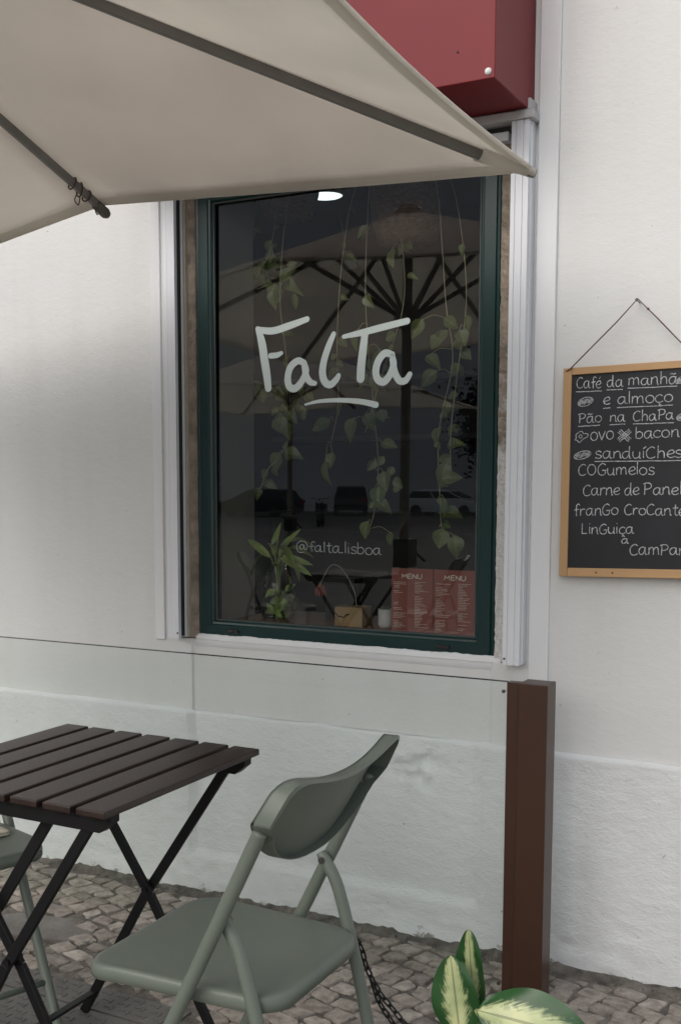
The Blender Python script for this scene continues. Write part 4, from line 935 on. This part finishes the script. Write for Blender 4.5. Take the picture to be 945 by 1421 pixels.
# ------------------------------------------------------------------ folding chairs (local +X is the front)
def make_chair():
    t = empty('folding_chair', (0, 0, 0))
    def rail(y):
        g = MB()
        pts = [(-0.184, y, 0.748), (-0.168, y, 0.715), (-0.085, y, 0.545), (0.02, y, 0.332), (0.178, y, 0.012), (0.184, y, 0.0)]
        g.tube(spline(pts, 6), 0.0122, 14); return g
    def rleg(y):
        g = MB(); pts = [(-0.094, y, 0.590), (-0.102, y, 0.578), (-0.127, y, 0.537), (-0.147, y, 0.474), (-0.168, y, 0.391), (-0.195, y, 0.268), (-0.249, y, 0.006), (-0.2505, y, 0.0)]
        rs = [0.007, 0.0115] + [0.0118] * 6
        P = spline(pts, 6); 
        g.tube(P, [0.0118 if i > 6 else lerp(0.0085, 0.0118, i / 6) for i in range(len(P))], 14); return g
    for y in (-0.2, 0.2):
        rail(y).build('front_leg', M_CHAIR, t, smooth=True)
        rl = rleg(y * 0.88).build('rear_leg', M_CHAIR, t, smooth=True)
        g = MB(); s = 1 if y > 0 else -1
        g.tube([(-0.102, y * 0.88 - s * 0.014, 0.578), (-0.102, y * 0.88 + s * 0.012, 0.578)], 0.0065, 12); g.tube([(-0.102, y * 0.88 - s * 0.0158, 0.578), (-0.102, y * 0.88 - s * 0.0139, 0.578)], 0.0032, 10)
        g.build('rivet', M_SCREW, rl)
    for (x, z, yy) in ((0.136, 0.10, 0.2), (-0.224, 0.10, 0.177)):
        g = MB(); g.tube([(x, -yy, z), (x, yy, z)], 0.008, 10); g.build('stretcher', M_CHAIR, t, smooth=True)
    # seat: rounded trapezoid pan with rolled edge
    g = MB(); out = []
    def corner(cx, cy, r, a0, a1, n=9): return [(cx + r * math.cos(R_(lerp(a0, a1, k / n))), cy + r * math.sin(R_(lerp(a0, a1, k / n)))) for k in range(n + 1)]
    xf, xb, wf, wbk = 0.195, -0.193, 0.187, 0.172
    out += corner(xf - 0.052, wf - 0.052, 0.052, 90, 0) [::-1][::-1]
    poly = corner(xf - 0.055, wf - 0.055, 0.055, 0, 90) + corner(xb + 0.065, wbk - 0.065, 0.065, 90, 180) + corner(xb + 0.065, -wbk + 0.065, 0.065, 180, 270) + corner(xf - 0.055, -wf + 0.055, 0.055, 270, 360)
    pp = []
    for i in range(len(poly)):
        a = poly[i]; b = poly[(i + 1) % len(poly)]; pp.append(a)
        d = math.hypot(b[0] - a[0], b[1] - a[1])
        if d > 0.03:
            k = int(d / 0.02)
            for j in range(1, k): pp.append((lerp(a[0], b[0], j / k), lerp(a[1], b[1], j / k)))
    rings = [(0.955, -0.030), (1.0, -0.027), (1.0, -0.014), (0.992, -0.006), (0.972, -0.0012), (0.94, -0.0008), (0.85, -0.003), (0.7, -0.0055), (0.5, -0.0072), (0.25, -0.008), (0.0, -0.0082)]
    vs = []; N = len(pp); cx = 0.012
    for s, dz in rings:
        for x, y in pp:
            X = cx + (x - cx) * s
            roll = -0.010 * max(0, (X - 0.10) / 0.1) ** 2
            vs.append((X, y * s, 0.458 + dz + roll))
    fs = [(k * N + i, k * N + (i + 1) % N, (k + 1) * N + (i + 1) % N, (k + 1) * N + i) for k in range(len(rings) - 1) for i in range(N)]
    g.add(vs, fs)
    g.build('seat', M_CHAIRP, t, smooth=True, fix=False)
    g = MB(); g.box(-0.12, 0.15, -0.16, 0.16, 0.425, 0.440); g.build('seat_underside', M_CHAIR, t, bevel=0.006)
    # back shell: curved panel with a flange turned towards the rear
    g = MB(); NU, NV = 40, 12
    def outline(u):          # lower / upper edge height over the width
        a = min(1.0, abs(u))
        return 0.738 - 0.078 * (1 - a ** 2.6) ** 0.8, 0.768 + (0.040 + 0.044 * a * a) * (1 - a ** 8) ** 0.5
    W2 = 0.2135
    def shell(u, v, off):
        bot, top = outline(u); z = lerp(bot, top, v)
        y = u * (0.188 + 0.032 * min(1.0, v * 1.25) ** 0.8)
        x = -0.085 - (z - 0.545) * 0.488 - 0.016 + 0.030 * abs(u) ** 2.0
        return Vector((x - off, y, z))
    vs = []
    for layer in (0.0, 0.0045):
        for i in range(NU + 1):
            for j in range(NV + 1): vs.append(shell(-1 + 2 * i / NU, j / NV, layer))
    S = (NU + 1) * (NV + 1); idx = lambda l_, i, j: l_ * S + i * (NV + 1) + j
    fs = []
    for i in range(NU):
        for j in range(NV):
            fs.append((idx(0, i, j), idx(0, i + 1, j), idx(0, i + 1, j + 1), idx(0, i, j + 1))); fs.append((idx(1, i, j), idx(1, i, j + 1), idx(1, i + 1, j + 1), idx(1, i + 1, j)))
    for i in range(NU): fs += [(idx(0, i, 0), idx(1, i, 0), idx(1, i + 1, 0), idx(0, i + 1, 0)), (idx(0, i, NV), idx(0, i + 1, NV), idx(1, i + 1, NV), idx(1, i, NV))]
    for j in range(NV): fs += [(idx(0, 0, j), idx(0, 0, j + 1), idx(1, 0, j + 1), idx(1, 0, j)), (idx(0, NU, j), idx(1, NU, j), idx(1, NU, j + 1), idx(0, NU, j + 1))]
    g.add(vs, fs)
    # flange ring: follows the outline, 24 mm deep towards the rear, 3 mm thick
    ring = [(-1 + 2 * i / NU, 0.0) for i in range(NU + 1)] + [(1, j / NV) for j in range(1, NV)] + [(1 - 2 * i / NU, 1.0) for i in range(NU + 1)] + [(-1, 1 - j / NV) for j in range(1, NV)]
    C0 = Vector((-0.18, 0, 0.70)); vs = []
    for u, v in ring:
        p = shell(u, v, 0.0); q = shell(u, v, 0.022 + 0.012 * abs(u) ** 3)
        inn = (Vector((0, -p.y * 0.02, (0.70 - p.z) * 0.05)))
        vs += [p, q, q + inn + Vector((-0.001, 0, 0)), p + inn]
    N = len(ring); fs = []
    for i in range(N):
        k = (i + 1) % N
        for e in range(4): fs.append((i * 4 + e, k * 4 + e, k * 4 + (e + 1) % 4, i * 4 + (e + 1) % 4))
    g.add(vs, fs)
    bk = g.build('backrest', M_CHAIRP, t, smooth=True, bevel=0.0)
    bk.data.polygons.foreach_set('use_smooth', [True] * len(bk.data.polygons))
    sm = bk.modifiers.new('edge', 'EDGE_SPLIT'); sm.split_angle = R_(45)
    for s in (-1, 1):
        g = MB(); p = shell(s * 0.86, 0.28, 0.0045); g.lathe([(0.0, -0.003), (0.004, -0.002), (0.005, 0.0)], 10); g.xf(Matrix.Translation(p) @ Matrix.Rotation(R_(90), 4, 'Y')); g.build('rivet', M_CHAIR, bk)
    return t
chair = make_chair()
chair.location = (-1.06, 1.692, 0); chair.rotation_euler = (0, 0, R_(180))
tag(chair, 'sage green folding chair seen from behind, right of the slatted table', 'chair', 'green folding chairs at the table')
ch2 = copy_tree(chair); ch2.location = (-1.965, 1.865, 0); ch2.rotation_euler = (0, 0, R_(-20))
ch2['label'] = 'sage green folding chair cut off by the left edge behind the table legs'
cl2 = empty('pale_patch', (-1.925, 1.955, 0.456), R_(-20), label='flat cream cloth lying on the seat of the left chair', cat='patch')  # two thin cream layers laid on the seat
g = MB(); NXX, NYY = 10, 10
for layer in range(2):
    vs = [(-0.065 + 0.13 * i / NXX, -0.05 + 0.10 * j / NYY, 0.003 + layer * 0.006 + 0.0015 * noise.noise(Vector((i * .5, j * .5, layer * 3)))) for i in range(NXX + 1) for j in range(NYY + 1)]
    g.add(vs, [(i * (NYY + 1) + j, (i + 1) * (NYY + 1) + j, (i + 1) * (NYY + 1) + j + 1, i * (NYY + 1) + j + 1) for i in range(NXX) for j in range(NYY)])
cc = g.build('patch', M_CREAM, cl2, smooth=True, fix=False)
sd_ = cc.modifiers.new('thick', 'SOLIDIFY'); sd_.thickness = 0.004

# ------------------------------------------------------------------ chain hanging from the chair
def chain_links(g, path, ln=0.024, wd=0.0135, r=0.0020, start=0):
    P = spline(path, 14); L_ = [0]
    for i in range(1, len(P)): L_.append(L_[-1] + (P[i] - P[i - 1]).length)
    def at(s):
        for i in range(1, len(P)):
            if L_[i] >= s: return P[i - 1].lerp(P[i], (s - L_[i - 1]) / max(1e-9, L_[i] - L_[i - 1]))
        return P[-1]
    s = 0; k = start; step = ln - 4.0 * r
    while s + step < L_[-1]:
        a, b = at(s), at(s + step); t = (b - a).normalized(); c = (a + b) / 2
        u = t.cross(Vector((0.3, 1, 0.2))).normalized(); v = t.cross(u)
        if k % 2: u, v = v, u
        h = (ln / 2 - wd / 2); pts = []
        for q in range(8): 
            al = -math.pi / 2 + math.pi * q / 7; pts.append(c + t * (h + math.cos(al) * (wd / 2 - r)) + u * math.sin(al) * (wd / 2 - r))
        for q in range(8):
            al = math.pi / 2 + math.pi * q / 7; pts.append(c + t * (-h + math.cos(al) * (wd / 2 - r)) + u * math.sin(al) * (wd / 2 - r))
        g.tube(pts, r, 7, closed=True)
        s += step; k += 1
ch = empty('security_chain', (-0.88, 1.92, 0), label='black steel link chain hanging under the right green chair', cat='chain')
CHO = Vector((-0.88, 1.92, 0))
g = MB()
chain_links(g, [(-0.918, 1.90, 0.425), (-0.9069, 1.92, 0.399), (-0.8945, 1.92, 0.3613), (-0.8791, 1.92, 0.3329), (-0.8609, 1.92, 0.3083), (-0.8382, 1.92, 0.2877), (-0.8128, 1.92, 0.2637), (-0.775, 1.95, 0.215), (-0.74, 2.0, 0.12), (-0.72, 2.03, 0.012), (-0.76, 2.08, 0.006)])
chain_links(g, [(-0.8852, 1.925, 0.3373), (-0.8729, 1.925, 0.3012), (-0.8576, 1.925, 0.2759), (-0.844, 1.93, 0.2561), (-0.82, 1.94, 0.20), (-0.79, 1.96, 0.09), (-0.775, 1.97, 0.012), (-0.84, 2.03, 0.006)], start=1)
g.v = [(x - CHO.x, y - CHO.y, z) for x, y, z in g.v]
g.build('links', M_CHAIN, ch, smooth=True)

# ------------------------------------------------------------------ dieffenbachia
dp = empty('dieffenbachia', (-0.60, 1.93, 0), label='variegated green and cream houseplant in front of the brown post', cat='plant')
g = MB(); g.lathe([(0.0, 0.0), (0.085, 0.0), (0.09, 0.01), (0.112, 0.20), (0.116, 0.20), (0.116, 0.215), (0.107, 0.215), (0.104, 0.195), (0.0, 0.195)], 32); g.build('pot', M_TERRA, dp, smooth=False, bevel=0.002)
g = MB(); g.lathe([(0.0, 0.2), (0.05, 0.199), (0.1035, 0.1955)], 24); g.build('soil', M_SOIL, dp)
DO = Vector((-0.60, 1.93, 0))
def dleaf(base, tip, nrm, wd, fold, droop, label=None):
    base = Vector(base) - DO; tip = Vector(tip) - DO
    g = MB(); d = tip - base
    add_leaf(g, base, d, nrm, d.length, wd, fold, droop, heart=False, n=22, mcols=7)
    o = g.build('leaf', M_DIEF, dp, smooth=True, fix=False)
    s = MB(); s.tube(spline([(0.02 * random.uniform(-1, 1), 0.02 * random.uniform(-1, 1), 0.198), tuple((base + Vector((0, 0, 0.198))) / 2 + Vector((0, 0, .0))), tuple(base)], 6), 0.0045, 8)
    s.build('stalk', M_STEM, o, smooth=True)
    if label: o['label'] = label
dleaf((-0.700, 1.915, 0.262), (-0.719, 1.905, 0.424), (0.15, -1, 0.15), 0.088, 0.10, 0.02, 'upright leaf with dark margin')
dleaf((-0.688, 1.955, 0.300), (-0.702, 1.945, 0.462), (-0.28, -1, 0.1), 0.066, 0.12, 0.03, 'taller upright leaf behind')
dleaf((-0.655, 1.87, 0.350), (-0.452, 1.86, 0.352), (0.02, -0.80, 0.62), 0.118, 0.06, 0.12, 'broad pale leaf arching sideways')
dleaf((-0.62, 1.95, 0.28), (-0.50, 2.06, 0.30), (0.0, 0.1, 1), 0.075, 0.15, 0.3)
dleaf((-0.62, 1.90, 0.275), (-0.66, 1.77, 0.285), (0.0, 0.1, 1), 0.075, 0.15, 0.3)

# ------------------------------------------------------------------ parasol
def make_parasol():
    a = 1.163
    t = empty('parasol', (0, 0, 0))
    hub = Vector((0, 0, 2.40))
    tips = []
    for k in range(8):
        an = R_(45 * k)
        if k % 2: tips.append(Vector((a * (1 if math.cos(an) > 0 else -1), a * (1 if math.sin(an) > 0 else -1), 1.80 if k == 3 else 1.938)))
        else: tips.append(Vector((round(math.cos(an)) * a, round(math.sin(an)) * a, 2.0)))
    # canopy: each panel sags between its two ribs and its rim draws in a little
    g = MB(); NR, NS = 22, 12
    for k in range(8):
        A, B_ = tips[k], tips[(k + 1) % 8]; vs = []
        for i in range(NR + 1):
            r = i / NR
            for j in range(NS + 1):
                s = j / NS
                e = A.lerp(B_, s); p = hub.lerp(e, r)
                w_ = 4 * s * (1 - s)
                p = p + Vector((0, 0, 0.014 - 0.020 * w_ * r * (1 - r) * 2 - 0.006 * w_ * r))
                inn = Vector((-e.x, -e.y, 0)).normalized(); p += inn * 0.020 * w_ * r ** 4
                p += Vector((0, 0, 0.0025 * noise.noise(Vector((p.x * 6, p.y * 6, k))) * r))
                if k % 2 == 0:     # corner end of this panel is B_
                    q = s
                else: q = 1 - s
                p += Vector((0, 0, 0.004 * math.sin(18 * q) * max(0, q - .55) * r * w_))
                vs.append(p)
        g.add(vs, [(i * (NS + 1) + j, i * (NS + 1) + j + 1, (i + 1) * (NS + 1) + j + 1, (i + 1) * (NS + 1) + j) for i in range(NR) for j in range(NS)])
    cv = g.build('canopy', M_CANVAS, t, smooth=True)
    so = cv.modifiers.new('thick', 'SOLIDIFY'); so.thickness = 0.0012
    rim = []
    for k in range(8):
        A, B_ = tips[k], tips[(k + 1) % 8]
        for j in range(12):
            s = j / 12; w_ = 4 * s * (1 - s); e = A.lerp(B_, s); rim.append(e + Vector((0, 0, 0.013 - 0.006 * w_)) + Vector((-e.x, -e.y, 0)).normalized() * 0.020 * w_)
    h = MB()
    for k in range(8):
        A, B_ = tips[k], tips[(k + 1) % 8]; vs = []
        for j in range(25):
            s_ = j / 24; w_ = 4 * s_ * (1 - s_); e = A.lerp(B_, s_); inn = Vector((-e.x, -e.y, 0)).normalized() * 0.020
            for r in (0.972, 0.999): vs.append(hub.lerp(e, r) + inn * w_ * r ** 4 + Vector((0, 0, 0.014 - 0.040 * w_ * r * (1 - r) - 0.006 * w_ * r - 0.0042)))
        h.add(vs, [(2 * j, 2 * j + 1, 2 * j + 3, 2 * j + 2) for j in range(24)])
    h.tube(rim, 0.0048, 6, closed=True); h.build('hem', M_CANVAS, cv, smooth=True)
    for k in range(8):
        tip = tips[k]; d = (tip - hub).normalized()
        g = MB(); end = tip - d * (0.118 if k % 2 else 0.0) ; st = hub + d * 0.05
        g.bar(st + Vector((0, 0, 0.0)), end, 0.0135, 0.021); rb = g.build('rib', M_RIB, t, bevel=0.003)
        # strut from the runner to the rib
        g = MB(); mid = hub.lerp(tip, 0.30) - Vector((0, 0, 0.014)); ru = Vector((d.x, d.y, 0)).normalized() * 0.05 + Vector((0, 0, 1.99))
        g.bar(ru, mid, 0.012, 0.018); g.build('strut', M_RIB, rb)
        if k % 2:                                     # fabric pocket over the corner
            side = Vector((-d.y, d.x, 0)).normalized(); g = MB(); prev = None; vs = []; nseg = 8; m_ = 8
            for i in range(nseg + 1):
                q = i / nseg; c_ = tip - d * (0.135 * (1 - q)) + Vector((0, 0, 0.010 - 0.012))
                wd_ = lerp(0.030, 0.017, q) * (1 if q < 0.9 else 0.85); dp_ = lerp(0.024, 0.014, q)
                for e in range(m_ + 1):
                    al = math.pi * e / m_; vs.append(c_ + side * math.cos(al) * wd_ - Vector((0, 0, 1)) * math.sin(al) * dp_ + Vector((0, 0, 0.012)))
            fs = [(i * (m_ + 1) + e, i * (m_ + 1) + e + 1, (i + 1) * (m_ + 1) + e + 1, (i + 1) * (m_ + 1) + e) for i in range(nseg) for e in range(m_)]
            fs.append(tuple(nseg * (m_ + 1) + e for e in range(m_ + 1)))
            g.add(vs, fs); pk = g.build('corner_pocket', M_CANVAS, cv, smooth=True)
            g = MB(); g.tube([tip - d * 0.012 + Vector((0, 0, 0.006)), tip + d * 0.004 + Vector((0, 0, 0.006))], [0.012, 0.010], 10); g.build('corner_cap', M_RIB, cv)
        else:
            g = MB(); c0 = tip - d * 0.03 - Vector((0, 0, 0.004)); g.tube([c0, tip + d * 0.012 - Vector((0, 0, 0.005)), tip + d * 0.022 - Vector((0, 0, 0.005))], [0.013, 0.0145, 0.010], 12); g.build('end_cap', mat('dull_grey_cap', (0.13, 0.12, 0.105), 0.6) if k == 0 else bpy.data.materials['dull_grey_cap'], rb, smooth=True)
            side = Vector((-d.y, d.x, 0)).normalized()
            for q, off in ((0.07, 0), (0.10, .3), (0.13, 0.1)):
                c_ = tip - d * q; rr = 0.017 + 0.004 * off
                g = MB(); g.tube([c_ + side * math.cos(al) * rr * .8 + Vector((0, 0, 1)) * (math.sin(al) * rr - 0.002) + d * 0.006 * math.sin(al + off * 5) for al in [2 * math.pi * i / 14 for i in range(14)]], 0.0022, 5, closed=True)
                g.build('tie_cord', M_CORD, rb, smooth=True)
            for c_, pts_ in ((tip - d * 0.09, [(.012, 0), (.024, -.02), (.012, -.034), (.006, -.016)]), (tip + d * 0.004, [(.012, 0), (.022, -.010), (.03, .008)])):
                g = MB(); g.tube(spline([c_ + side * p_[0] + Vector((0, 0, p_[1])) for p_ in pts_], 6), 0.0017, 5); g.build('tie_cord', M_CORD, rb, smooth=True)
    g = MB(); g.lathe([(0.021, 0.05), (0.021, 2.42)], 20); g.build('pole', M_RIB, t, smooth=True)
    g = MB(); g.lathe([(0.0, 0), (0.26, 0), (0.26, 0.045), (0.245, 0.06), (0.05, 0.075), (0.04, 0.30), (0.0, 0.30)], 32); g.build('base', M_TBLK, t, bevel=0.003)
    g = MB(); g.lathe([(0.022, 1.93), (0.05, 1.935), (0.055, 1.96), (0.055, 2.0), (0.04, 2.02), (0.022, 2.02)], 20); g.build('runner', M_RIB, t, smooth=True)
    g = MB(); g.lathe([(0.022, 2.33), (0.055, 2.34), (0.06, 2.40), (0.05, 2.43), (0.0, 2.45)], 20); g.build('hub', M_RIB, t, smooth=True)
    g = MB(); g.box(-0.035, 0.035, -0.065, 0.035, 0.93, 1.05); g.tube([(0, -0.065, 1.0), (0, -0.095, 1.0)], 0.01, 10); g.tube([(0, -0.095, 1.0), (0.06, -0.095, 0.95)], 0.007, 8); g.build('crank_box', M_TBLK, t, bevel=0.008)
    return t
par = make_parasol(); par.location = (-1.94, 1.333, 0)
tag(par, 'beige square parasol spread over the terrace table, grey ribs underneath', 'parasol', 'square beige parasols of the terrace')
# ------------------------------------------------------------------ what the window glass mirrors
p2 = copy_tree(par); p2.location = (-4.5, -2.3, 0); p2['label'] = 'second beige parasol farther out, its pole mirrored at left in the window'

tb2 = copy_tree(table); tb2.location = (-3.35, -1.15, 0); tb2['label'] = 'second slatted table mirrored low in the shop window'; tb2['group'] = 'slatted terrace tables'; table['group'] = 'slatted terrace tables'
ch3 = copy_tree(chair); ch3.location = (-2.85, -1.2, 0); ch3.rotation_euler = (0, 0, R_(170)); ch3['label'] = 'green folding chair at the right of the mirrored second table'
ch4 = copy_tree(chair); ch4.location = (-3.9, -1.1, 0); ch4.rotation_euler = (0, 0, R_(5)); ch4['label'] = 'green folding chair at the left of the mirrored second table'

# building across the car park
M_FAC = mat('pale_facade', (0.80, 0.80, 0.81), 0.9, var=0.08, vscale=0.4)
M_DARKW = mat('dark_window', (0.02, 0.022, 0.026), 0.15)
ob = empty('far_building', (-30, -64, 0), label='long plain grey building beyond the parked cars, mirrored in the window', cat='building')
g = MB(); g.box(-45, 9, -8, 0, -0.14, 24); g.build('wall', M_FAC, ob)
g = MB(); g.box(-45.4, 9.4, -8.4, 0.4, 24.01, 24.6); g.build('cornice', M_FAC, ob)
for x in (-38, -30, -22):
    g = MB(); g.box(x - 0.9, x + 0.9, -0.02, 0.06, 10, 12.2); g.build('window', M_DARKW, ob)
ob2 = empty('far_house', (-19.5, -70, 0), label='paler far house with a window past the long grey building', cat='building')
g = MB(); g.box(-2.5, 14, -8, 0, -0.14, 14); g.build('wall', mat('white_facade', (0.6, 0.6, 0.58), 0.9, var=0.08, vscale=0.5), ob2)
g = MB(); g.prism([(-2.9, 14.01), (14.4, 14.01), (12, 17), (0, 17)], 'y', -8.4, 0.4); g.build('roof', mat('roof_tile', (0.20, 0.09, 0.06), 0.9, var=0.3, vscale=3), ob2)
for x in (-1.2, 2.5, 6):
    for z in (4.5, 9):
        g = MB(); g.box(x - 0.6, x + 0.6, -0.02, 0.08, z, z + 2.0); g.build('window', M_DARKW, ob2)

def make_tree(loc, h, r, seed, label):
    rr = random.Random(seed); t = empty('street_tree', loc, label=label, cat='tree', group='street trees beyond the car park')
    g = MB(); g.tube(spline([(0, 0, 0), (0.08, 0.05, h * .25), (0.0, 0.1, h * .5), (0.1, 0, h * .85)], 5), [lerp(0.2, 0.05, i / 15) for i in range(16)], 10)
    lm = []
    for k in range(9):
        a = rr.uniform(0, 6.28); z0 = h * rr.uniform(.3, .6); e = Vector((math.cos(a) * r * .7, math.sin(a) * r * .7, z0 + h * rr.uniform(.1, .3)))
        g.tube(spline([(0, 0, z0), (e.x * .5, e.y * .5, z0 + .4), tuple(e)], 4), [lerp(.07, .02, i / 8) for i in range(9)], 6); lm.append(e)
    g.build('trunk', mat('bark', (0.05, 0.04, 0.03), 0.9) if 'bark' not in bpy.data.materials else bpy.data.materials['bark'], t, smooth=True)
    f = MB()
    for k in range(1500):
        c_ = rr.choice(lm) if rr.random() < .6 else Vector((0, 0, h * rr.uniform(.45, .95)))
        p = c_ + Vector((rr.gauss(0, r * .28), rr.gauss(0, r * .28), rr.gauss(0, h * .09)))
        s = rr.uniform(.12, .26); u = Vector((rr.uniform(-1, 1), rr.uniform(-1, 1), rr.uniform(-1, 1))).normalized(); v = u.orthogonal().normalized()
        f.add([p - u * s, p + v * s * .5, p + u * s, p - v * s * .5], [(0, 1, 2, 3)])
    f.build('crown', mat('dark_foliage', (0.022, 0.04, 0.014), 0.7, var=0.4, vscale=2) if 'dark_foliage' not in bpy.data.materials else bpy.data.materials['dark_foliage'], t, fix=False)
make_tree((-22.6, -57.5, -0.14), 8.0, 1.7, 1, 'dark narrow tree mirrored at the right edge of the window')
make_tree((-19.6, -58.5, -0.14), 9.5, 2.3, 2, 'taller dark tree right of the narrow one, beyond the white car')

def car(name, loc, rz, L_, Wd, prof_low, prof_cab, m, label):
    t = empty(name, loc, rz, label=label, cat='car', group='cars parked across the street')
    g = MB(); hw = Wd / 2
    n = len(prof_low); vs = [(x, -hw, z) for x, z in prof_low] + [(x, hw, z) for x, z in prof_low]
    g.add(vs, [tuple(range(n)), tuple(range(2 * n - 1, n - 1, -1))] + [(i, (i + 1) % n, n + (i + 1) % n, n + i) for i in range(n)])
    k = len(prof_cab); ct = hw * 0.80; zb = min(z for _, z in prof_cab); zt = max(z for _, z in prof_cab)
    wv = lambda z: lerp(hw * 0.97, ct, (z - zb) / (zt - zb))
    vs = [(x, -wv(z), z) for x, z in prof_cab] + [(x, wv(z), z) for x, z in prof_cab]
    g.add(vs, [tuple(range(k)), tuple(range(2 * k - 1, k - 1, -1))] + [(i, (i + 1) % k, k + (i + 1) % k, k + i) for i in range(k)])
    g.build('body', m, t, bevel=0.06, seg=3)
    # glazing follows the cabin
    x0, x1 = prof_cab[0][0], prof_cab[-1][0]
    top = [p for p in prof_cab if p[1] > zb + 0.6 * (zt - zb)]
    xa, xb = min(p[0] for p in top), max(p[0] for p in top); za, zc = zb + 0.06, zt - 0.10
    f0 = (za - zb) / (zt - zb); f1 = (zc - zb) / (zt - zb)
    for s in (-1, 1):
        for j in range(2):
            e0, e1 = lerp(x0, xa, f0) + .06, lerp(x1, xb, f0) - .06; u0, u1 = lerp(x0, xa, f1) + .06, lerp(x1, xb, f1) - .06
            a0, a1 = (0, .48) if j == 0 else (.52, 1)
            q = MB(); q.quad((lerp(e0, e1, a0), s * (wv(za) + .012), za), (lerp(e0, e1, a1), s * (wv(za) + .012), za), (lerp(u0, u1, a1), s * (wv(zc) + .012), zc), (lerp(u0, u1, a0), s * (wv(zc) + .012), zc)); q.build('side_window', M_DARKW, t)
    for (p, q_, sgn, nm) in ((x0, xa, -1, 'rear_window'), (x1, xb, 1, 'windscreen')):
        q = MB(); e, u = lerp(p, q_, f0) + sgn * .014, lerp(p, q_, f1) + sgn * .014
        q.quad((e, -wv(za) + .12, za), (e, wv(za) - .12, za), (u, wv(zc) - .1, zc), (u, -wv(zc) + .1, zc)); q.build(nm, M_DARKW, t)
    xr, xf_ = min(p[0] for p in prof_low), max(p[0] for p in prof_low); zl = max(z for _, z in prof_low) - .17
    for s in (-1, 1):
        q = MB(); q.box(xr - .015, xr + .25, s * hw * .72 - .12, s * hw * .72 + .16 * s + .12, zl - .09, zl + .07); q.build('tail_light', bpy.data.materials['tail_red'], t, bevel=0.02)
        q = MB(); q.box(xf_ - .2, xf_ + .012, s * hw * .68 - .16, s * hw * .68 + .16, zl - .14, zl); q.build('headlight', M_CERAM, t, bevel=0.02)
    q = MB(); q.box(xr - .05, xr + .1, -hw * .9, hw * .9, .32, .50); q.build('bumper', M_SCREW, t, bevel=0.03)
    for x in (xr + .78, xf_ - .85):
        for s in (-1, 1):
            q = MB(); q.tube([(x, s * (hw - .20), .33), (x, s * (hw + .012), .33)], .33, 24); wh = q.build('wheel', M_BLACK, t, bevel=0.02)
            q = MB(); q.tube([(x, s * (hw + .0125), .33), (x, s * (hw + .022), .33)], .21, 20); q.build('rim', M_SCREW, wh)
    return t
mat('tail_red', (0.35, 0.02, 0.02), 0.3)
P1 = [(-2.2, .25), (2.2, .25), (2.25, .55), (2.15, .78), (1.2, .98), (-2.1, 1.0), (-2.25, .7)]; C1 = [(-2.05, .97), (-1.75, 1.42), (-1.2, 1.50), (.2, 1.48), (1.35, .97)]
car('parked_car', (-23.1, -54, -0.14), R_(4), 4.4, 1.8, P1, C1, mat('white_car_paint', (0.8, 0.81, 0.82), 0.3, coat=0.5), 'white hatchback parked sideways, mirrored at the right of the window')
P2 = [(-2.2, .3), (2.2, .3), (2.25, .7), (2.15, .95), (1.2, 1.08), (-2.15, 1.08), (-2.25, .7)]; C2 = [(-2.12, 1.05), (-1.9, 1.62), (-1.4, 1.7), (.3, 1.68), (1.25, 1.05)]
car('parked_car', (-29.0, -54, -0.14), R_(-116), 4.4, 1.85, P2, C2, mat('black_car_paint', (0.012, 0.012, 0.014), 0.3, coat=0.5), 'black sport utility car seen from behind in the middle of the window reflection')
car('parked_car', (-31.5, -48, -0.14), R_(184), 4.4, 1.8, P1, C1, mat('blue_car_paint', (0.012, 0.018, 0.032), 0.3, coat=0.5), 'dark blue car mirrored at the left of the window')
# parked motor scooter
sc = empty('motor_scooter', (-20.6, -34, -0.14), R_(70), label='dark parked scooter mirrored left of the black car', cat='scooter')
for x in (-.62, .62):
    g = MB(); g.tube([(x + .24 * math.cos(2 * math.pi * k / 20), 0, .30 + .24 * math.sin(2 * math.pi * k / 20)) for k in range(20)], .06, 8, closed=True); wh = g.build('wheel', M_BLACK, sc, smooth=True)
    g = MB(); g.tube([(x, -.03, .30), (x, .03, .30)], .15, 16); g.build('rim', M_SCREW, wh)
M_SCOOT = mat('dark_blue_fairing', (0.015, 0.03, 0.07), 0.3)
g = MB(); g.prism([(-.85, .55), (-.25, .42), (.15, .35), (.35, .40), (.50, .95), (.42, 1.0), (.22, .52), (-.2, .60), (-.25, .78), (-.9, .82)], 'y', -.16, .16); g.build('body', M_SCOOT, sc, bevel=0.04)
g = MB(); g.box(-.85, -.2, -.15, .15, .80, .90); g.build('seat', M_BLACK, sc, bevel=0.03)
g = MB(); g.tube([(.62, 0, .3), (.46, 0, 1.0), (.42, 0, 1.08)], .03, 10); g.tube(spline([(.32, -.36, 1.12), (.42, -.1, 1.08), (.42, .1, 1.08), (.32, .36, 1.12)], 5), .018, 8); g.build('handlebar', M_SCREW, sc)
g = MB(); g.lathe([(0.0, -.06), (.08, -.03), (.09, .03), (0.0, .05)], 14, (.52, 0, .95)); g.build('headlight', M_CERAM, sc, smooth=True)

for o in bpy.data.objects:
    if o.parent is None and o.type == 'MESH' and 'kind' not in o and 'label' not in o: print('UNTAGGED', o.name)
bpy.context.view_layer.update()
